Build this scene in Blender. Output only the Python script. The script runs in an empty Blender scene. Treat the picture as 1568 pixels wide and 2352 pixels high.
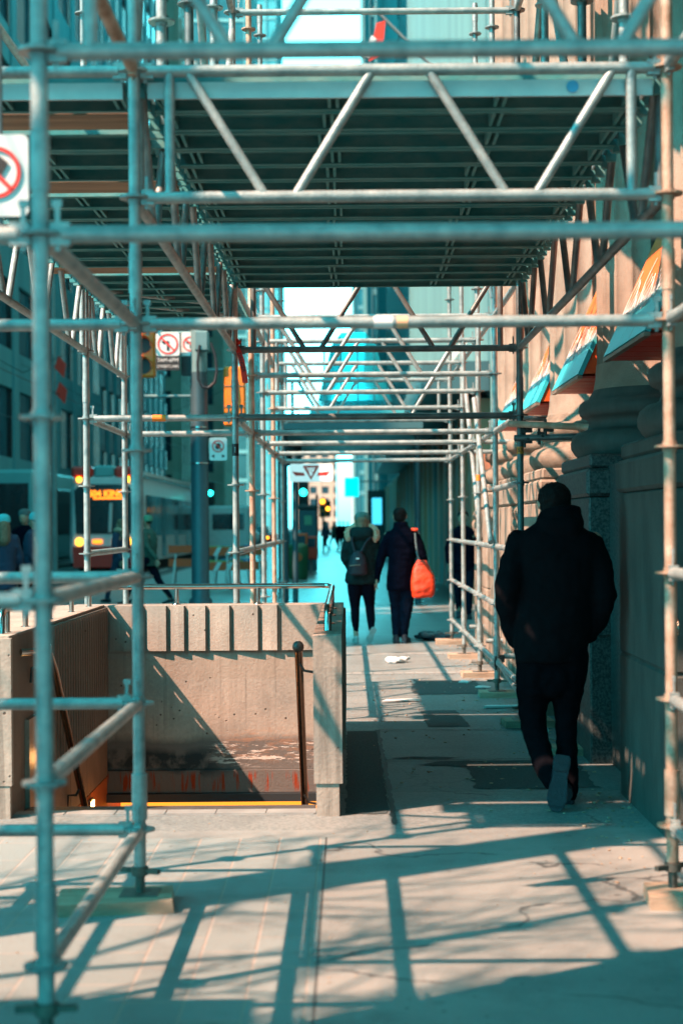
import bpy, math, random
from math import sin, cos, pi, radians
from mathutils import Vector, Matrix, noise
random.seed(7)
C = bpy.context.scene
COL = C.collection

# ---------------------------------------------------------------- camera
cam_d = bpy.data.cameras.new("camera"); cam = bpy.data.objects.new("camera", cam_d); COL.objects.link(cam)
cam.matrix_world = Matrix.Translation((0, 0, 1.5)) @ Matrix.Rotation(radians(90), 4, 'X') @ Matrix.Rotation(radians(-0.45), 4, 'Z')
cam_d.sensor_fit = 'VERTICAL'; cam_d.sensor_height = 36; cam_d.sensor_width = 24
cam_d.lens = 54.34
cam_d.shift_x = -18/2352; cam_d.shift_y = 29/2352
cam_d.clip_start = 0.05; cam_d.clip_end = 3000
cam_d.dof.use_dof = True; cam_d.dof.focus_distance = 10.4; cam_d.dof.aperture_fstop = 2.0
C.camera = cam
# ---------------------------------------------------------------- sky and sun
SUN = Vector((1.0, 0.60, -1.29)).normalized()          # direction the light travels
elev = math.asin(-SUN.z); az = math.atan2(-SUN.x, -SUN.y)
world = bpy.data.worlds.new("World"); C.world = world; world.use_nodes = True
nt = world.node_tree; nt.nodes.clear()
def wn(t): return nt.nodes.new(t)
sky = wn('ShaderNodeTexSky'); sky.sky_type = 'NISHITA'; sky.sun_disc = False
sky.sun_elevation = elev; sky.sun_rotation = az
sky.dust_density = 2.0; sky.ozone_density = 1.0
bw = wn('ShaderNodeRGBToBW'); nt.links.new(sky.outputs[0], bw.inputs[0])
tc = wn('ShaderNodeTexCoord'); sep = wn('ShaderNodeSeparateXYZ'); nt.links.new(tc.outputs['Generated'], sep.inputs[0])
ramp = wn('ShaderNodeMapRange'); ramp.inputs[1].default_value = 0.30; ramp.inputs[2].default_value = 0.55
nt.links.new(sep.outputs['Z'], ramp.inputs[0])
rampy = wn('ShaderNodeMapRange'); rampy.inputs[1].default_value = 0.80; rampy.inputs[2].default_value = 0.55
nt.links.new(sep.outputs['Y'], rampy.inputs[0])
mx = wn('ShaderNodeMath'); mx.operation = 'MAXIMUM'; nt.links.new(ramp.outputs[0], mx.inputs[0]); nt.links.new(rampy.outputs[0], mx.inputs[1])
tint = wn('ShaderNodeMix'); tint.data_type = 'RGBA'
tint.inputs['A'].default_value = (0.80, 6.0, 6.8, 1)        # bright overcast-white gap at the end of the street
tint.inputs['B'].default_value = (0.07, 1.02, 1.20, 1)    # the rest of the sky dome is teal
nt.links.new(mx.outputs[0], tint.inputs['Factor'])
mul = wn('ShaderNodeVectorMath'); mul.operation = 'SCALE'
nt.links.new(tint.outputs['Result'], mul.inputs[0]); nt.links.new(bw.outputs[0], mul.inputs['Scale'])
bg = wn('ShaderNodeBackground'); bg.inputs[1].default_value = 0.15
nt.links.new(mul.outputs[0], bg.inputs[0])
wo = wn('ShaderNodeOutputWorld'); nt.links.new(bg.outputs[0], wo.inputs[0])
sd = bpy.data.lights.new("sun", 'SUN'); sd.energy = 5.0; sd.angle = radians(0.53); sd.color = (1.0, 0.57, 0.41)
sun = bpy.data.objects.new("sun", sd); COL.objects.link(sun)
sun.rotation_euler = SUN.to_track_quat('-Z', 'Y').to_euler(); sun.location = (-20, -12, 26)
C.view_settings.view_transform = 'Standard'; C.view_settings.look = 'None'
C.view_settings.exposure = 1.86; C.view_settings.gamma = 1
C.render.engine = 'CYCLES'
C.cycles.max_bounces = 6; C.cycles.diffuse_bounces = 1; C.cycles.glossy_bounces = 3
C.cycles.sample_clamp_indirect = 6

# ---------------------------------------------------------------- materials
MATS = {}
def pmat(name, c1, c2=None, scale=6, rough=.7, metal=0.0, bump=0.0, bscale=60, emis=None, estr=0, detail=6, stretch=(1, 1, 1), spec=.5, lo=.35, hi=.65):
    m = bpy.data.materials.new(name); m.use_nodes = True; t = m.node_tree; N = t.nodes; L = t.links
    c1 = tuple(x*.72 for x in c1); c2 = tuple(x*.72 for x in c2) if c2 else None; estr *= .72
    b = N['Principled BSDF']; b.inputs['Roughness'].default_value = rough; b.inputs['Metallic'].default_value = metal
    b.inputs['Specular IOR Level'].default_value = spec
    b.inputs['Base Color'].default_value = (*c1, 1)
    co = N.new('ShaderNodeTexCoord'); mp = N.new('ShaderNodeMapping'); mp.inputs['Scale'].default_value = stretch
    L.new(co.outputs['Object'], mp.inputs[0])
    if c2:
        n = N.new('ShaderNodeTexNoise'); n.inputs['Scale'].default_value = scale; n.inputs['Detail'].default_value = detail
        n.inputs['Roughness'].default_value = .62
        L.new(mp.outputs[0], n.inputs['Vector'])
        r = N.new('ShaderNodeMapRange'); r.inputs[1].default_value = lo; r.inputs[2].default_value = hi
        L.new(n.outputs['Fac'], r.inputs[0])
        x = N.new('ShaderNodeMix'); x.data_type = 'RGBA'; x.inputs['A'].default_value = (*c1, 1); x.inputs['B'].default_value = (*c2, 1)
        L.new(r.outputs[0], x.inputs['Factor']); L.new(x.outputs['Result'], b.inputs['Base Color'])
    if bump:
        n2 = N.new('ShaderNodeTexNoise'); n2.inputs['Scale'].default_value = bscale; n2.inputs['Detail'].default_value = 4
        L.new(mp.outputs[0], n2.inputs['Vector'])
        bp = N.new('ShaderNodeBump'); bp.inputs['Strength'].default_value = bump; bp.inputs['Distance'].default_value = .01
        L.new(n2.outputs['Fac'], bp.inputs['Height']); L.new(bp.outputs[0], b.inputs['Normal'])
    if emis:
        b.inputs['Emission Color'].default_value = (*emis, 1); b.inputs['Emission Strength'].default_value = estr
    MATS[name] = m; return m
M = MATS
pmat('galv', (.17, .24, .245), (.50, .53, .50), 11, .42, .3, .25, 90, detail=10, spec=.5, lo=.3, hi=.72)
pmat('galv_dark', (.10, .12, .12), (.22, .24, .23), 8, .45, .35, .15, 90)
pmat('galv_rust', (.36, .20, .12), (.68, .46, .34), 9, .6, .1, .3, 90, detail=10)
pmat('deck_steel', (.05, .31, .32), (.17, .38, .37), 6, .7, .0, .15, 30, stretch=(1, 2, 2), spec=.15, detail=9)
pmat('deck_top', (.50, .56, .55), (.66, .68, .64), 5, .4, .2)
pmat('wood_ply', (.20, .13, .08), (.42, .27, .16), 4, .8, 0, .2, 40, stretch=(.4, 4, 4))
pmat('sole_wood', (.55, .40, .28), (.36, .25, .17), 5, .85, 0, .5, 60, stretch=(1, 5, 5))
pmat('iron', (.03, .035, .035), (.07, .07, .065), 20, .5, .4)
pmat('thread', (.16, .15, .12), (.08, .08, .07), 30, .6, .3)
pmat('stainless', (.62, .60, .56), (.50, .50, .48), 20, .16, 1.0)
pmat('copper_rail', (.30, .22, .16), (.22, .16, .12), 20, .25, .9)
pmat('limestone', (.36, .29, .225), (.24, .19, .145), 3, .85, 0, .5, 120)
pmat('limestone_carved', (.29, .225, .165), (.13, .10, .075), 6, .85, 0, .5, 120)
pmat('granite', (.018, .03, .032), (.085, .105, .10), 60, .6, 0, .4, 150, detail=3, lo=.4, hi=.6)
pmat('pier_stone', (.085, .095, .085), (.045, .052, .046), 5, .75, 0, .3, 60, stretch=(1, 1, .35))
pmat('step_stone', (.07, .065, .06), (.05, .045, .04), 10, .8)
pmat('asphalt_patch', (.030, .048, .050), (.085, .12, .12), 55, .9, 0, .9, 110, detail=5, lo=.3, hi=.75)
pmat('tar', (.015, .017, .017), (.035, .035, .03), 30, .7, 0, .6, 80)
pmat('road', (.05, .055, .055), (.08, .085, .085), 1.5, .85, 0, .3, 60)
pmat('kerb', (.30, .31, .29), (.22, .23, .22), 4, .85)
pmat('black_cloth', (.0035, .004, .006), None, rough=.95, spec=.08)
pmat('black_trouser', (.0025, .0028, .005), None, rough=.95, spec=.06)
pmat('sole_rubber', (.006, .011, .024), (.003, .006, .014), 14, .6, 0, .5, 60)
pmat('skin', (.55, .33, .23), (.50, .28, .19), 10, .55)
pmat('hair_dark', (.004, .004, .005), (.008, .007, .007), 60, .8, 0, .6, 120, spec=.15)
pmat('hair_brown', (.12, .075, .045), (.26, .17, .10), 30, .7, 0, .8, 90)
pmat('beanie_teal', (.06, .14, .13), (.10, .2, .18), 30, .9, 0, .8, 120)
pmat('parka', (.012, .030, .031), (.007, .018, .020), 8, .9, 0, .6, 25, spec=.1)
pmat('fur', (.85, .52, .36), (.45, .26, .17), 45, .95, 0, 1, 90)
pmat('navy_coat', (.0016, .0022, .008), (.003, .004, .012), 10, .95, 0, .3, 40, spec=.06)
pmat('denim', (.004, .009, .022), (.0025, .005, .014), 14, .9, spec=.08)
pmat('black_legging', (.003, .003, .009), None, rough=.9, spec=.08)
pmat('sneaker', (.45, .5, .48), (.3, .36, .35), 12, .7)
pmat('boot', (.015, .015, .025), None, rough=.5)
pmat('orange_bag', (.95, .055, .003), (.72, .032, .002), 5, .6, 0, .3, 20)
pmat('strap', (.09, .14, .15), None, rough=.8)
pmat('backpack', (.008, .009, .02), None, rough=.7)
pmat('white_plastic', (.85, .85, .83), (.7, .72, .7), 5, .5)
pmat('paper', (.75, .78, .76), (.6, .65, .63), 8, .8)
pmat('tarp', (.01, .025, .04), (.02, .05, .07), 14, .35)
pmat('red_tape', (1.0, .03, .01), (.9, .02, .01), 8, .5)
pmat('black_ink', (.01, .01, .012), None, rough=.6)
pmat('white_ink', (.85, .85, .83), None, rough=.6)
pmat('orange_ink', (.95, .25, .02), None, rough=.5)
pmat('label_peach', (.9, .50, .28), None, rough=.6)
pmat('blue_ink', (.05, .35, .6), None, rough=.5)
pmat('sign_white', (.78, .82, .80), None, rough=.35)
pmat('sign_red', (.95, .03, .01), None, rough=.4)
pmat('signal_yellow', (1.0, .25, .004), (1.0, .20, .004), 6, .45)
pmat('signal_black', (.012, .014, .015), None, rough=.5)
pmat('pole_dark', (.028, .075, .095), (.04, .095, .115), 4, .5, .2)
pmat('pole_light', (.18, .32, .33), (.14, .26, .27), 5, .5, .2)
pmat('cable', (.012, .014, .02), None, rough=.5)
pmat('lamp_amber', (1, .5, .05), None, emis=(1.0, .36, .02), estr=3)
pmat('lamp_green', (.1, .9, .8), None, emis=(.02, .95, .85), estr=3)
pmat('lamp_warm', (1, .6, .2), None, emis=(1.0, .50, .12), estr=9)
pmat('lamp_panel', (1, .6, .2), None, emis=(1.0, .30, .025), estr=.75)
pmat('lamp_white', (1, 1, 1), None, emis=(.9, 1, 1), estr=2.5)
pmat('led_orange', (1, .3, .05), None, emis=(1.0, .20, .01), estr=1.3)
pmat('screen_blue', (.1, .4, .6), None, emis=(.05, .45, .65), estr=.8)
pmat('banner_cyan_lit', (.0, .55, .60), None, emis=(.0, .8, .9), estr=.7)
pmat('car_white', (.75, .85, .85), (.65, .75, .76), 2, .3)
pmat('car_red', (.95, .03, .012), (.8, .03, .012), 3, .35)
pmat('glass_dark', (.012, .022, .03), (.02, .04, .05), 2, .08, 0, spec=.8)
pmat('rubber', (.015, .016, .017), None, rough=.8)
pmat('green_bin', (.03, .12, .05), None, rough=.5)
pmat('orange_plastic', (1.0, .10, .008), None, rough=.5)
pmat('red_box', (.75, .05, .02), None, rough=.5)
pmat('blue_plastic', (.02, .2, .45), None, rough=.5)
pmat('yellow_green', (.45, .5, .12), None, rough=.5)
pmat('grey_metal', (.25, .27, .27), None, rough=.5, metal=.3)
pmat('bld_teal', (.14, .46, .48), (.20, .56, .58), .3, .5)
pmat('bld_grey', (.14, .40, .42), (.10, .30, .33), .25, .8, stretch=(3, 3, .2))
pmat('bld_dark', (.06, .14, .17), (.09, .19, .22), .3, .35)
pmat('bld_peach', (.66, .48, .38), (.55, .38, .29), .4, .85)
pmat('bld_glass', (.04, .22, .26), (.07, .32, .36), .2, .12, .3)
pmat('bld_glass_bright', (.10, .55, .60), (.16, .65, .7), .2, .12, .2)
pmat('bld_window', (.015, .04, .06), (.03, .07, .09), .5, .12)
pmat('bld_brick', (.36, .16, .11), (.28, .12, .08), 1, .85)
pmat('fin_metal', (.30, .40, .40), (.85, .30, .16), .6, .5, .1, stretch=(1, 1, .15), lo=.38, hi=.55)  # rust tone in the noise stands in for warm reflections on the fins
pmat('canopy_dark', (.05, .13, .15), (.07, .17, .19), .6, .4)
pmat('canopy_glass', (.12, .92, 1.0), (.08, .80, .9), .6, .35); M['canopy_glass'].node_tree.nodes['Principled BSDF'].inputs['Transmission Weight'].default_value = .85; M['canopy_glass'].node_tree.nodes['Principled BSDF'].inputs['IOR'].default_value = 1.06
pmat('sign_lit', (.85, .88, .86), None, emis=(.9, 1, 1), estr=.16)
pmat('lane_white', (.7, .7, .68), (.5, .5, .5), 3, .8)
pmat('steel_rail', (.3, .3, .3), None, rough=.3, metal=.8)
pmat('caster_concrete', (.3, .3, .28), None, rough=.9)
pmat('panel_plate', (.33, .25, .19), (.26, .19, .14), 12, .45, .3)
pmat('wall_tile', (.34, .22, .14), (.25, .16, .10), 5, .6)
pmat('orange_tile', (.75, .18, .03), (.6, .13, .02), 5, .6)
pmat('dark_lintel', (.02, .03, .035), None, rough=.6)
pmat('red_flag', (.85, .04, .02), None, rough=.8)

def nodes_of(name):
    m = bpy.data.materials.new(name); m.use_nodes = True; MATS[name] = m
    return m, m.node_tree.nodes, m.node_tree.links, m.node_tree.nodes['Principled BSDF']
def tnoise(N, L, vec, scale, lo, hi, detail=6, rough=.6):
    n = N.new('ShaderNodeTexNoise'); n.inputs['Scale'].default_value = scale; n.inputs['Detail'].default_value = detail; n.inputs['Roughness'].default_value = rough
    L.new(vec, n.inputs['Vector']); r = N.new('ShaderNodeMapRange'); r.inputs[1].default_value = lo; r.inputs[2].default_value = hi
    L.new(n.outputs['Fac'], r.inputs[0]); return r.outputs[0]
def tmix(N, L, fac, a, b):
    x = N.new('ShaderNodeMix'); x.data_type = 'RGBA'
    for k, v in (('A', a), ('B', b)):
        if isinstance(v, tuple): x.inputs[k].default_value = (*v, 1)
        else: L.new(v, x.inputs[k])
    if isinstance(fac, float): x.inputs['Factor'].default_value = fac
    else: L.new(fac, x.inputs['Factor'])
    return x.outputs['Result']
def tmath(N, L, op, a, b=0.0):
    x = N.new('ShaderNodeMath'); x.operation = op
    for i, v in enumerate((a, b)):
        if isinstance(v, (int, float)): x.inputs[i].default_value = v
        else: L.new(v, x.inputs[i])
    return x.outputs[0]
def band(N, L, v, a, b, soft):   # 1 inside a..b
    r1 = N.new('ShaderNodeMapRange'); r1.inputs[1].default_value = a-soft; r1.inputs[2].default_value = a+soft; L.new(v, r1.inputs[0])
    r2 = N.new('ShaderNodeMapRange'); r2.inputs[1].default_value = b+soft; r2.inputs[2].default_value = b-soft; L.new(v, r2.inputs[0])
    return tmath(N, L, 'MULTIPLY', r1.outputs[0], r2.outputs[0])
def bumpit(N, L, b, h, strength, dist=.01):
    bp = N.new('ShaderNodeBump'); bp.inputs['Strength'].default_value = strength; bp.inputs['Distance'].default_value = dist
    L.new(h, bp.inputs['Height']); L.new(bp.outputs[0], b.inputs['Normal'])

# concrete of the stair walls: board lines, pits, water stains low down, rust runs
def concrete(name, stains, k=1.0):
    m, N, L, b = nodes_of(name); b.inputs['Roughness'].default_value = .9; b.inputs['Specular IOR Level'].default_value = .2
    g = N.new('ShaderNodeNewGeometry'); pos = g.outputs['Position']
    s = N.new('ShaderNodeSeparateXYZ'); L.new(pos, s.inputs[0]); Z = s.outputs['Z']
    base = tmix(N, L, tnoise(N, L, pos, 3, .35, .65), (.45, .375, .31), (.31, .275, .235))
    fine = tnoise(N, L, pos, 55, .3, .7, 4)
    base = tmix(N, L, tmath(N, L, 'MULTIPLY', fine, .35), base, (.62, .54, .45))
    mp = N.new('ShaderNodeMapping'); mp.inputs['Scale'].default_value = (9, 9, .7); L.new(pos, mp.inputs[0])
    streak = tnoise(N, L, mp.outputs[0], 1.6, .52, .72, 5)
    base = tmix(N, L, tmath(N, L, 'MULTIPLY', streak, .4), base, (.24, .19, .15))
    base = tmix(N, L, tmath(N, L, 'MULTIPLY', tnoise(N, L, pos, 1.3, .42, .62, 8, .7), .55), base, (.25, .235, .21))
    mpd = N.new('ShaderNodeMapping'); mpd.inputs['Scale'].default_value = (16, 16, .5); L.new(pos, mpd.inputs[0])
    base = tmix(N, L, tmath(N, L, 'MULTIPLY', tnoise(N, L, mpd.outputs[0], 1.2, .58, .68, 4), .45), base, (.13, .11, .09))
    v = N.new('ShaderNodeTexVoronoi'); v.inputs['Scale'].default_value = 15; L.new(pos, v.inputs['Vector'])
    r = N.new('ShaderNodeMapRange'); r.inputs[1].default_value = .13; r.inputs[2].default_value = .08; L.new(v.outputs['Distance'], r.inputs[0])
    gate = tnoise(N, L, pos, 5, .52, .54, 2)
    pit = tmath(N, L, 'MULTIPLY', r.outputs[0], gate)
    base = tmix(N, L, pit, base, (.10, .08, .065))
    if stains:
        wob = tnoise(N, L, pos, 2.5, 0, 1, 4)
        zz = tmath(N, L, 'ADD', Z, tmath(N, L, 'MULTIPLY', wob, .16))
        base = tmix(N, L, tmath(N, L, 'MULTIPLY', band(N, L, Z, .40, .545, .006), .30), base, (.36, .27, .20))
        base = tmix(N, L, tmath(N, L, 'MULTIPLY', band(N, L, Z, .585, .60, .004), .5), base, (.25, .19, .15))
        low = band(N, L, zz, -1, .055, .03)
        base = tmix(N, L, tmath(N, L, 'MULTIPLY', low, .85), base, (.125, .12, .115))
        x = s.outputs['X']
        dk = tmath(N, L, 'MULTIPLY', band(N, L, zz, -.19, -.03, .03), tmath(N, L, 'MULTIPLY', tnoise(N, L, pos, 7, .38, .52), band(N, L, x, -1.9, -.9, .15)))
        base = tmix(N, L, dk, base, (.03, .045, .05))
        mp2 = N.new('ShaderNodeMapping'); mp2.inputs['Scale'].default_value = (2.4, 1, 14); L.new(pos, mp2.inputs[0])
        wl = tmath(N, L, 'MULTIPLY', tnoise(N, L, mp2.outputs[0], 2.2, .56, .60, 6, .75), tmath(N, L, 'MULTIPLY', band(N, L, Z, -.22, -.05, .02), band(N, L, x, -.95, -.2, .1)))
        base = tmix(N, L, wl, base, (.75, .72, .66))
        org = tmath(N, L, 'MULTIPLY', band(N, L, Z, -.19, .03, .03), tmath(N, L, 'MULTIPLY', tnoise(N, L, mp2.outputs[0], 3, .48, .60, 8, .7), band(N, L, x, -.9, -.1, .15)))
        base = tmix(N, L, tmath(N, L, 'MULTIPLY', org, .4), base, (.50, .24, .12))
        mp3 = N.new('ShaderNodeMapping'); mp3.inputs['Scale'].default_value = (14, 1, 1.2); L.new(pos, mp3.inputs[0])
        rr = tmath(N, L, 'MULTIPLY', tnoise(N, L, mp3.outputs[0], 1.7, .53, .60, 5), band(N, L, Z, -.40, -.27, .02))
        base = tmix(N, L, rr, base, (.30, .045, .012))
    if k < 1: base = tmix(N, L, .62, base, (.12, .075, .05))  # brown dirt, plus darkening that stands in for shade in the stairwell
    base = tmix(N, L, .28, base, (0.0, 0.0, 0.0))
    L.new(base, b.inputs['Base Color'])
    h = tmath(N, L, 'SUBTRACT', tmath(N, L, 'MULTIPLY', fine, .25), pit)
    bumpit(N, L, b, h, .8, .006)
concrete('concrete', False); concrete('concrete_stained', True); concrete('concrete_dirty_shaded', False, .5)

# pavement: everything laid out by world position
def sidewalk_mat():
    m, N, L, b = nodes_of('sidewalk'); b.inputs['Specular IOR Level'].default_value = .35; g = N.new('ShaderNodeNewGeometry'); pos = g.outputs['Position']
    s = N.new('ShaderNodeSeparateXYZ'); L.new(pos, s.inputs[0]); X = s.outputs['X']; Y = s.outputs['Y']
    n1 = tnoise(N, L, pos, 1.1, .32, .68); n2 = tnoise(N, L, pos, 90, .3, .7, 3)
    base = tmix(N, L, n1, (.295, .305, .285), (.165, .185, .18))
    base = tmix(N, L, tmath(N, L, 'MULTIPLY', n2, .35), base, (.37, .39, .37))
    # pavers left of x=-.12 in front of the stairs
    mp = N.new('ShaderNodeMapping'); mp.inputs['Location'].default_value = (.12, .34, 0); mp.inputs['Rotation'].default_value = (0, 0, radians(90)); L.new(pos, mp.inputs[0])
    br = N.new('ShaderNodeTexBrick'); br.inputs['Scale'].default_value = 1; br.inputs['Brick Width'].default_value = .38; br.inputs['Row Height'].default_value = .19
    br.inputs['Mortar Size'].default_value = .006; br.inputs['Mortar Smooth'].default_value = .3
    br.inputs['Color1'].default_value = (.265, .315, .31, 1); br.inputs['Color2'].default_value = (.225, .275, .27, 1); br.inputs['Mortar'].default_value = (.40, .34, .29, 1)
    L.new(mp.outputs[0], br.inputs['Vector'])
    pv = tmix(N, L, .30, br.outputs['Color'], base)
    mask = tmath(N, L, 'MULTIPLY', band(N, L, X, -6, -.12, .001), band(N, L, Y, -9, 7.42, .002))
    base = tmix(N, L, mask, base, pv)
    # joints
    def jline(v, a, w, lim=None):
        q = band(N, L, v, a-w, a+w, .0015)
        return tmath(N, L, 'MULTIPLY', q, lim) if lim else q
    right = band(N, L, X, -.12, 9, .001); beyond = band(N, L, Y, 7.6, 60, .01)
    wig = tmath(N, L, 'ADD', Y, tmath(N, L, 'MULTIPLY', tnoise(N, L, pos, 4, 0, 1), .03))
    j = jline(wig, 8.68, .006, right)
    for yy in (9.79, 11.22, 12.45, 13.55, 19.0, 21.4, 24, 27, 30, 34, 38, 43, 50, 58):
        j = tmath(N, L, 'MAXIMUM', j, jline(wig, yy, .006 if yy < 20 else .02))
    for xx in (-2.6, -4.2):
        j = tmath(N, L, 'MAXIMUM', j, jline(X, xx, .008))
    j = tmath(N, L, 'MAXIMUM', j, jline(X, -.12, .005, band(N, L, Y, -5, 7.42, .01)))
    base = tmix(N, L, tmath(N, L, 'MULTIPLY', j, .8), base, (.07, .075, .07))
    # dirt specks + gum
    v = N.new('ShaderNodeTexVoronoi'); v.inputs['Scale'].default_value = 3.2; L.new(pos, v.inputs['Vector'])
    r = N.new('ShaderNodeMapRange'); r.inputs[1].default_value = .075; r.inputs[2].default_value = .06; L.new(v.outputs['Distance'], r.inputs[0])
    base = tmix(N, L, tmath(N, L, 'MULTIPLY', r.outputs[0], .35), base, (.12, .13, .13))
    v9 = N.new('ShaderNodeTexVoronoi'); v9.inputs['Scale'].default_value = 11; L.new(pos, v9.inputs['Vector'])
    r9 = N.new('ShaderNodeMapRange'); r9.inputs[1].default_value = .11; r9.inputs[2].default_value = .07; L.new(v9.outputs['Distance'], r9.inputs[0])
    base = tmix(N, L, tmath(N, L, 'MULTIPLY', r9.outputs[0], tnoise(N, L, pos, 1.7, .5, .56, 2)), base, (.11, .115, .11))
    dirt = tnoise(N, L, pos, 2.3, .50, .72, 8, .7)
    base = tmix(N, L, tmath(N, L, 'MULTIPLY', dirt, .6), base, (.10, .115, .115))
    mpc = N.new('ShaderNodeMixRGB'); mpc.blend_type = 'ADD'; mpc.inputs[0].default_value = .5; nn = N.new('ShaderNodeTexNoise'); nn.inputs['Scale'].default_value = 2.2; nn.inputs['Detail'].default_value = 6; L.new(pos, nn.inputs['Vector']); L.new(pos, mpc.inputs[1]); L.new(nn.outputs['Color'], mpc.inputs[2])
    vc = N.new('ShaderNodeTexVoronoi'); vc.feature = 'DISTANCE_TO_EDGE'; vc.inputs['Scale'].default_value = .55; L.new(mpc.outputs[0], vc.inputs['Vector'])
    rc = N.new('ShaderNodeMapRange'); rc.inputs[1].default_value = .006; rc.inputs[2].default_value = .002; L.new(vc.outputs['Distance'], rc.inputs[0])
    crack = tmath(N, L, 'MULTIPLY', rc.outputs[0], tmath(N, L, 'MULTIPLY', tnoise(N, L, pos, .9, .48, .52, 2), tmath(N, L, 'MULTIPLY', right, 1.0)))
    base = tmix(N, L, tmath(N, L, 'MULTIPLY', crack, .8), base, (.05, .055, .055))
    # coarse wear, and deck shade put into the colour as darker teal, past Y 8.68 right
    wear_shade = tmath(N, L, 'MULTIPLY', band(N, L, Y, 8.68, 12.45, .01), band(N, L, X, .2, 3, .01))
    base = tmix(N, L, tmath(N, L, 'MULTIPLY', wear_shade, .45), base, (.10, .16, .17))
    coarse = tmath(N, L, 'MULTIPLY', beyond, tnoise(N, L, pos, 38, .42, .60, 5, .75))
    base = tmix(N, L, tmath(N, L, 'MULTIPLY', coarse, .55), base, (.07, .10, .105))
    base = tmix(N, L, .28, base, (0.0, 0.0, 0.0))
    rg = N.new('ShaderNodeMapRange'); rg.inputs[1].default_value = 16.5; rg.inputs[2].default_value = 21; rg.inputs[3].default_value = .66; rg.inputs[4].default_value = .36; L.new(Y, rg.inputs[0]); L.new(rg.outputs[0], b.inputs['Roughness'])
    L.new(base, b.inputs['Base Color'])
    h = tmath(N, L, 'SUBTRACT', tmath(N, L, 'MULTIPLY', tnoise(N, L, pos, 60, .2, .8, 5, .7), .5), j)
    h = tmath(N, L, 'SUBTRACT', h, tmath(N, L, 'MULTIPLY', tmath(N, L, 'MULTIPLY', br.outputs['Fac'], mask), .6))
    bumpit(N, L, b, h, .55, .008)
sidewalk_mat()

# sloped picture board: orange top, white brush lettering, cyan foot (by height)
def banner_mat():
    m, N, L, b = nodes_of('banner_print'); b.inputs['Roughness'].default_value = .4
    g = N.new('ShaderNodeNewGeometry'); pos = g.outputs['Position']
    s = N.new('ShaderNodeSeparateXYZ'); L.new(pos, s.inputs[0]); Z = s.outputs['Z']
    w = tnoise(N, L, pos, 3, 0, 1, 3)
    zz = tmath(N, L, 'ADD', Z, tmath(N, L, 'MULTIPLY', w, .12))
    base = tmix(N, L, band(N, L, zz, 2.885, 9, .05), (.25, .45, .48), (.85, .17, .03))
    base = tmix(N, L, band(N, L, zz, 1, 2.82, .02), base, (.03, .46, .52))
    mp = N.new('ShaderNodeMapping'); mp.inputs['Scale'].default_value = (1, 7, 1.2); L.new(pos, mp.inputs[0])
    ln = tmath(N, L, 'MULTIPLY', tnoise(N, L, mp.outputs[0], 2.2, .62, .64, 2), band(N, L, Z, 2.55, 2.85, .02))
    base = tmix(N, L, tmath(N, L, 'MULTIPLY', ln, .8), base, (.02, .12, .14))
    base = tmix(N, L, .22, base, (0.0, 0.0, 0.0))
    L.new(base, b.inputs['Base Color'])
banner_mat()

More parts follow.
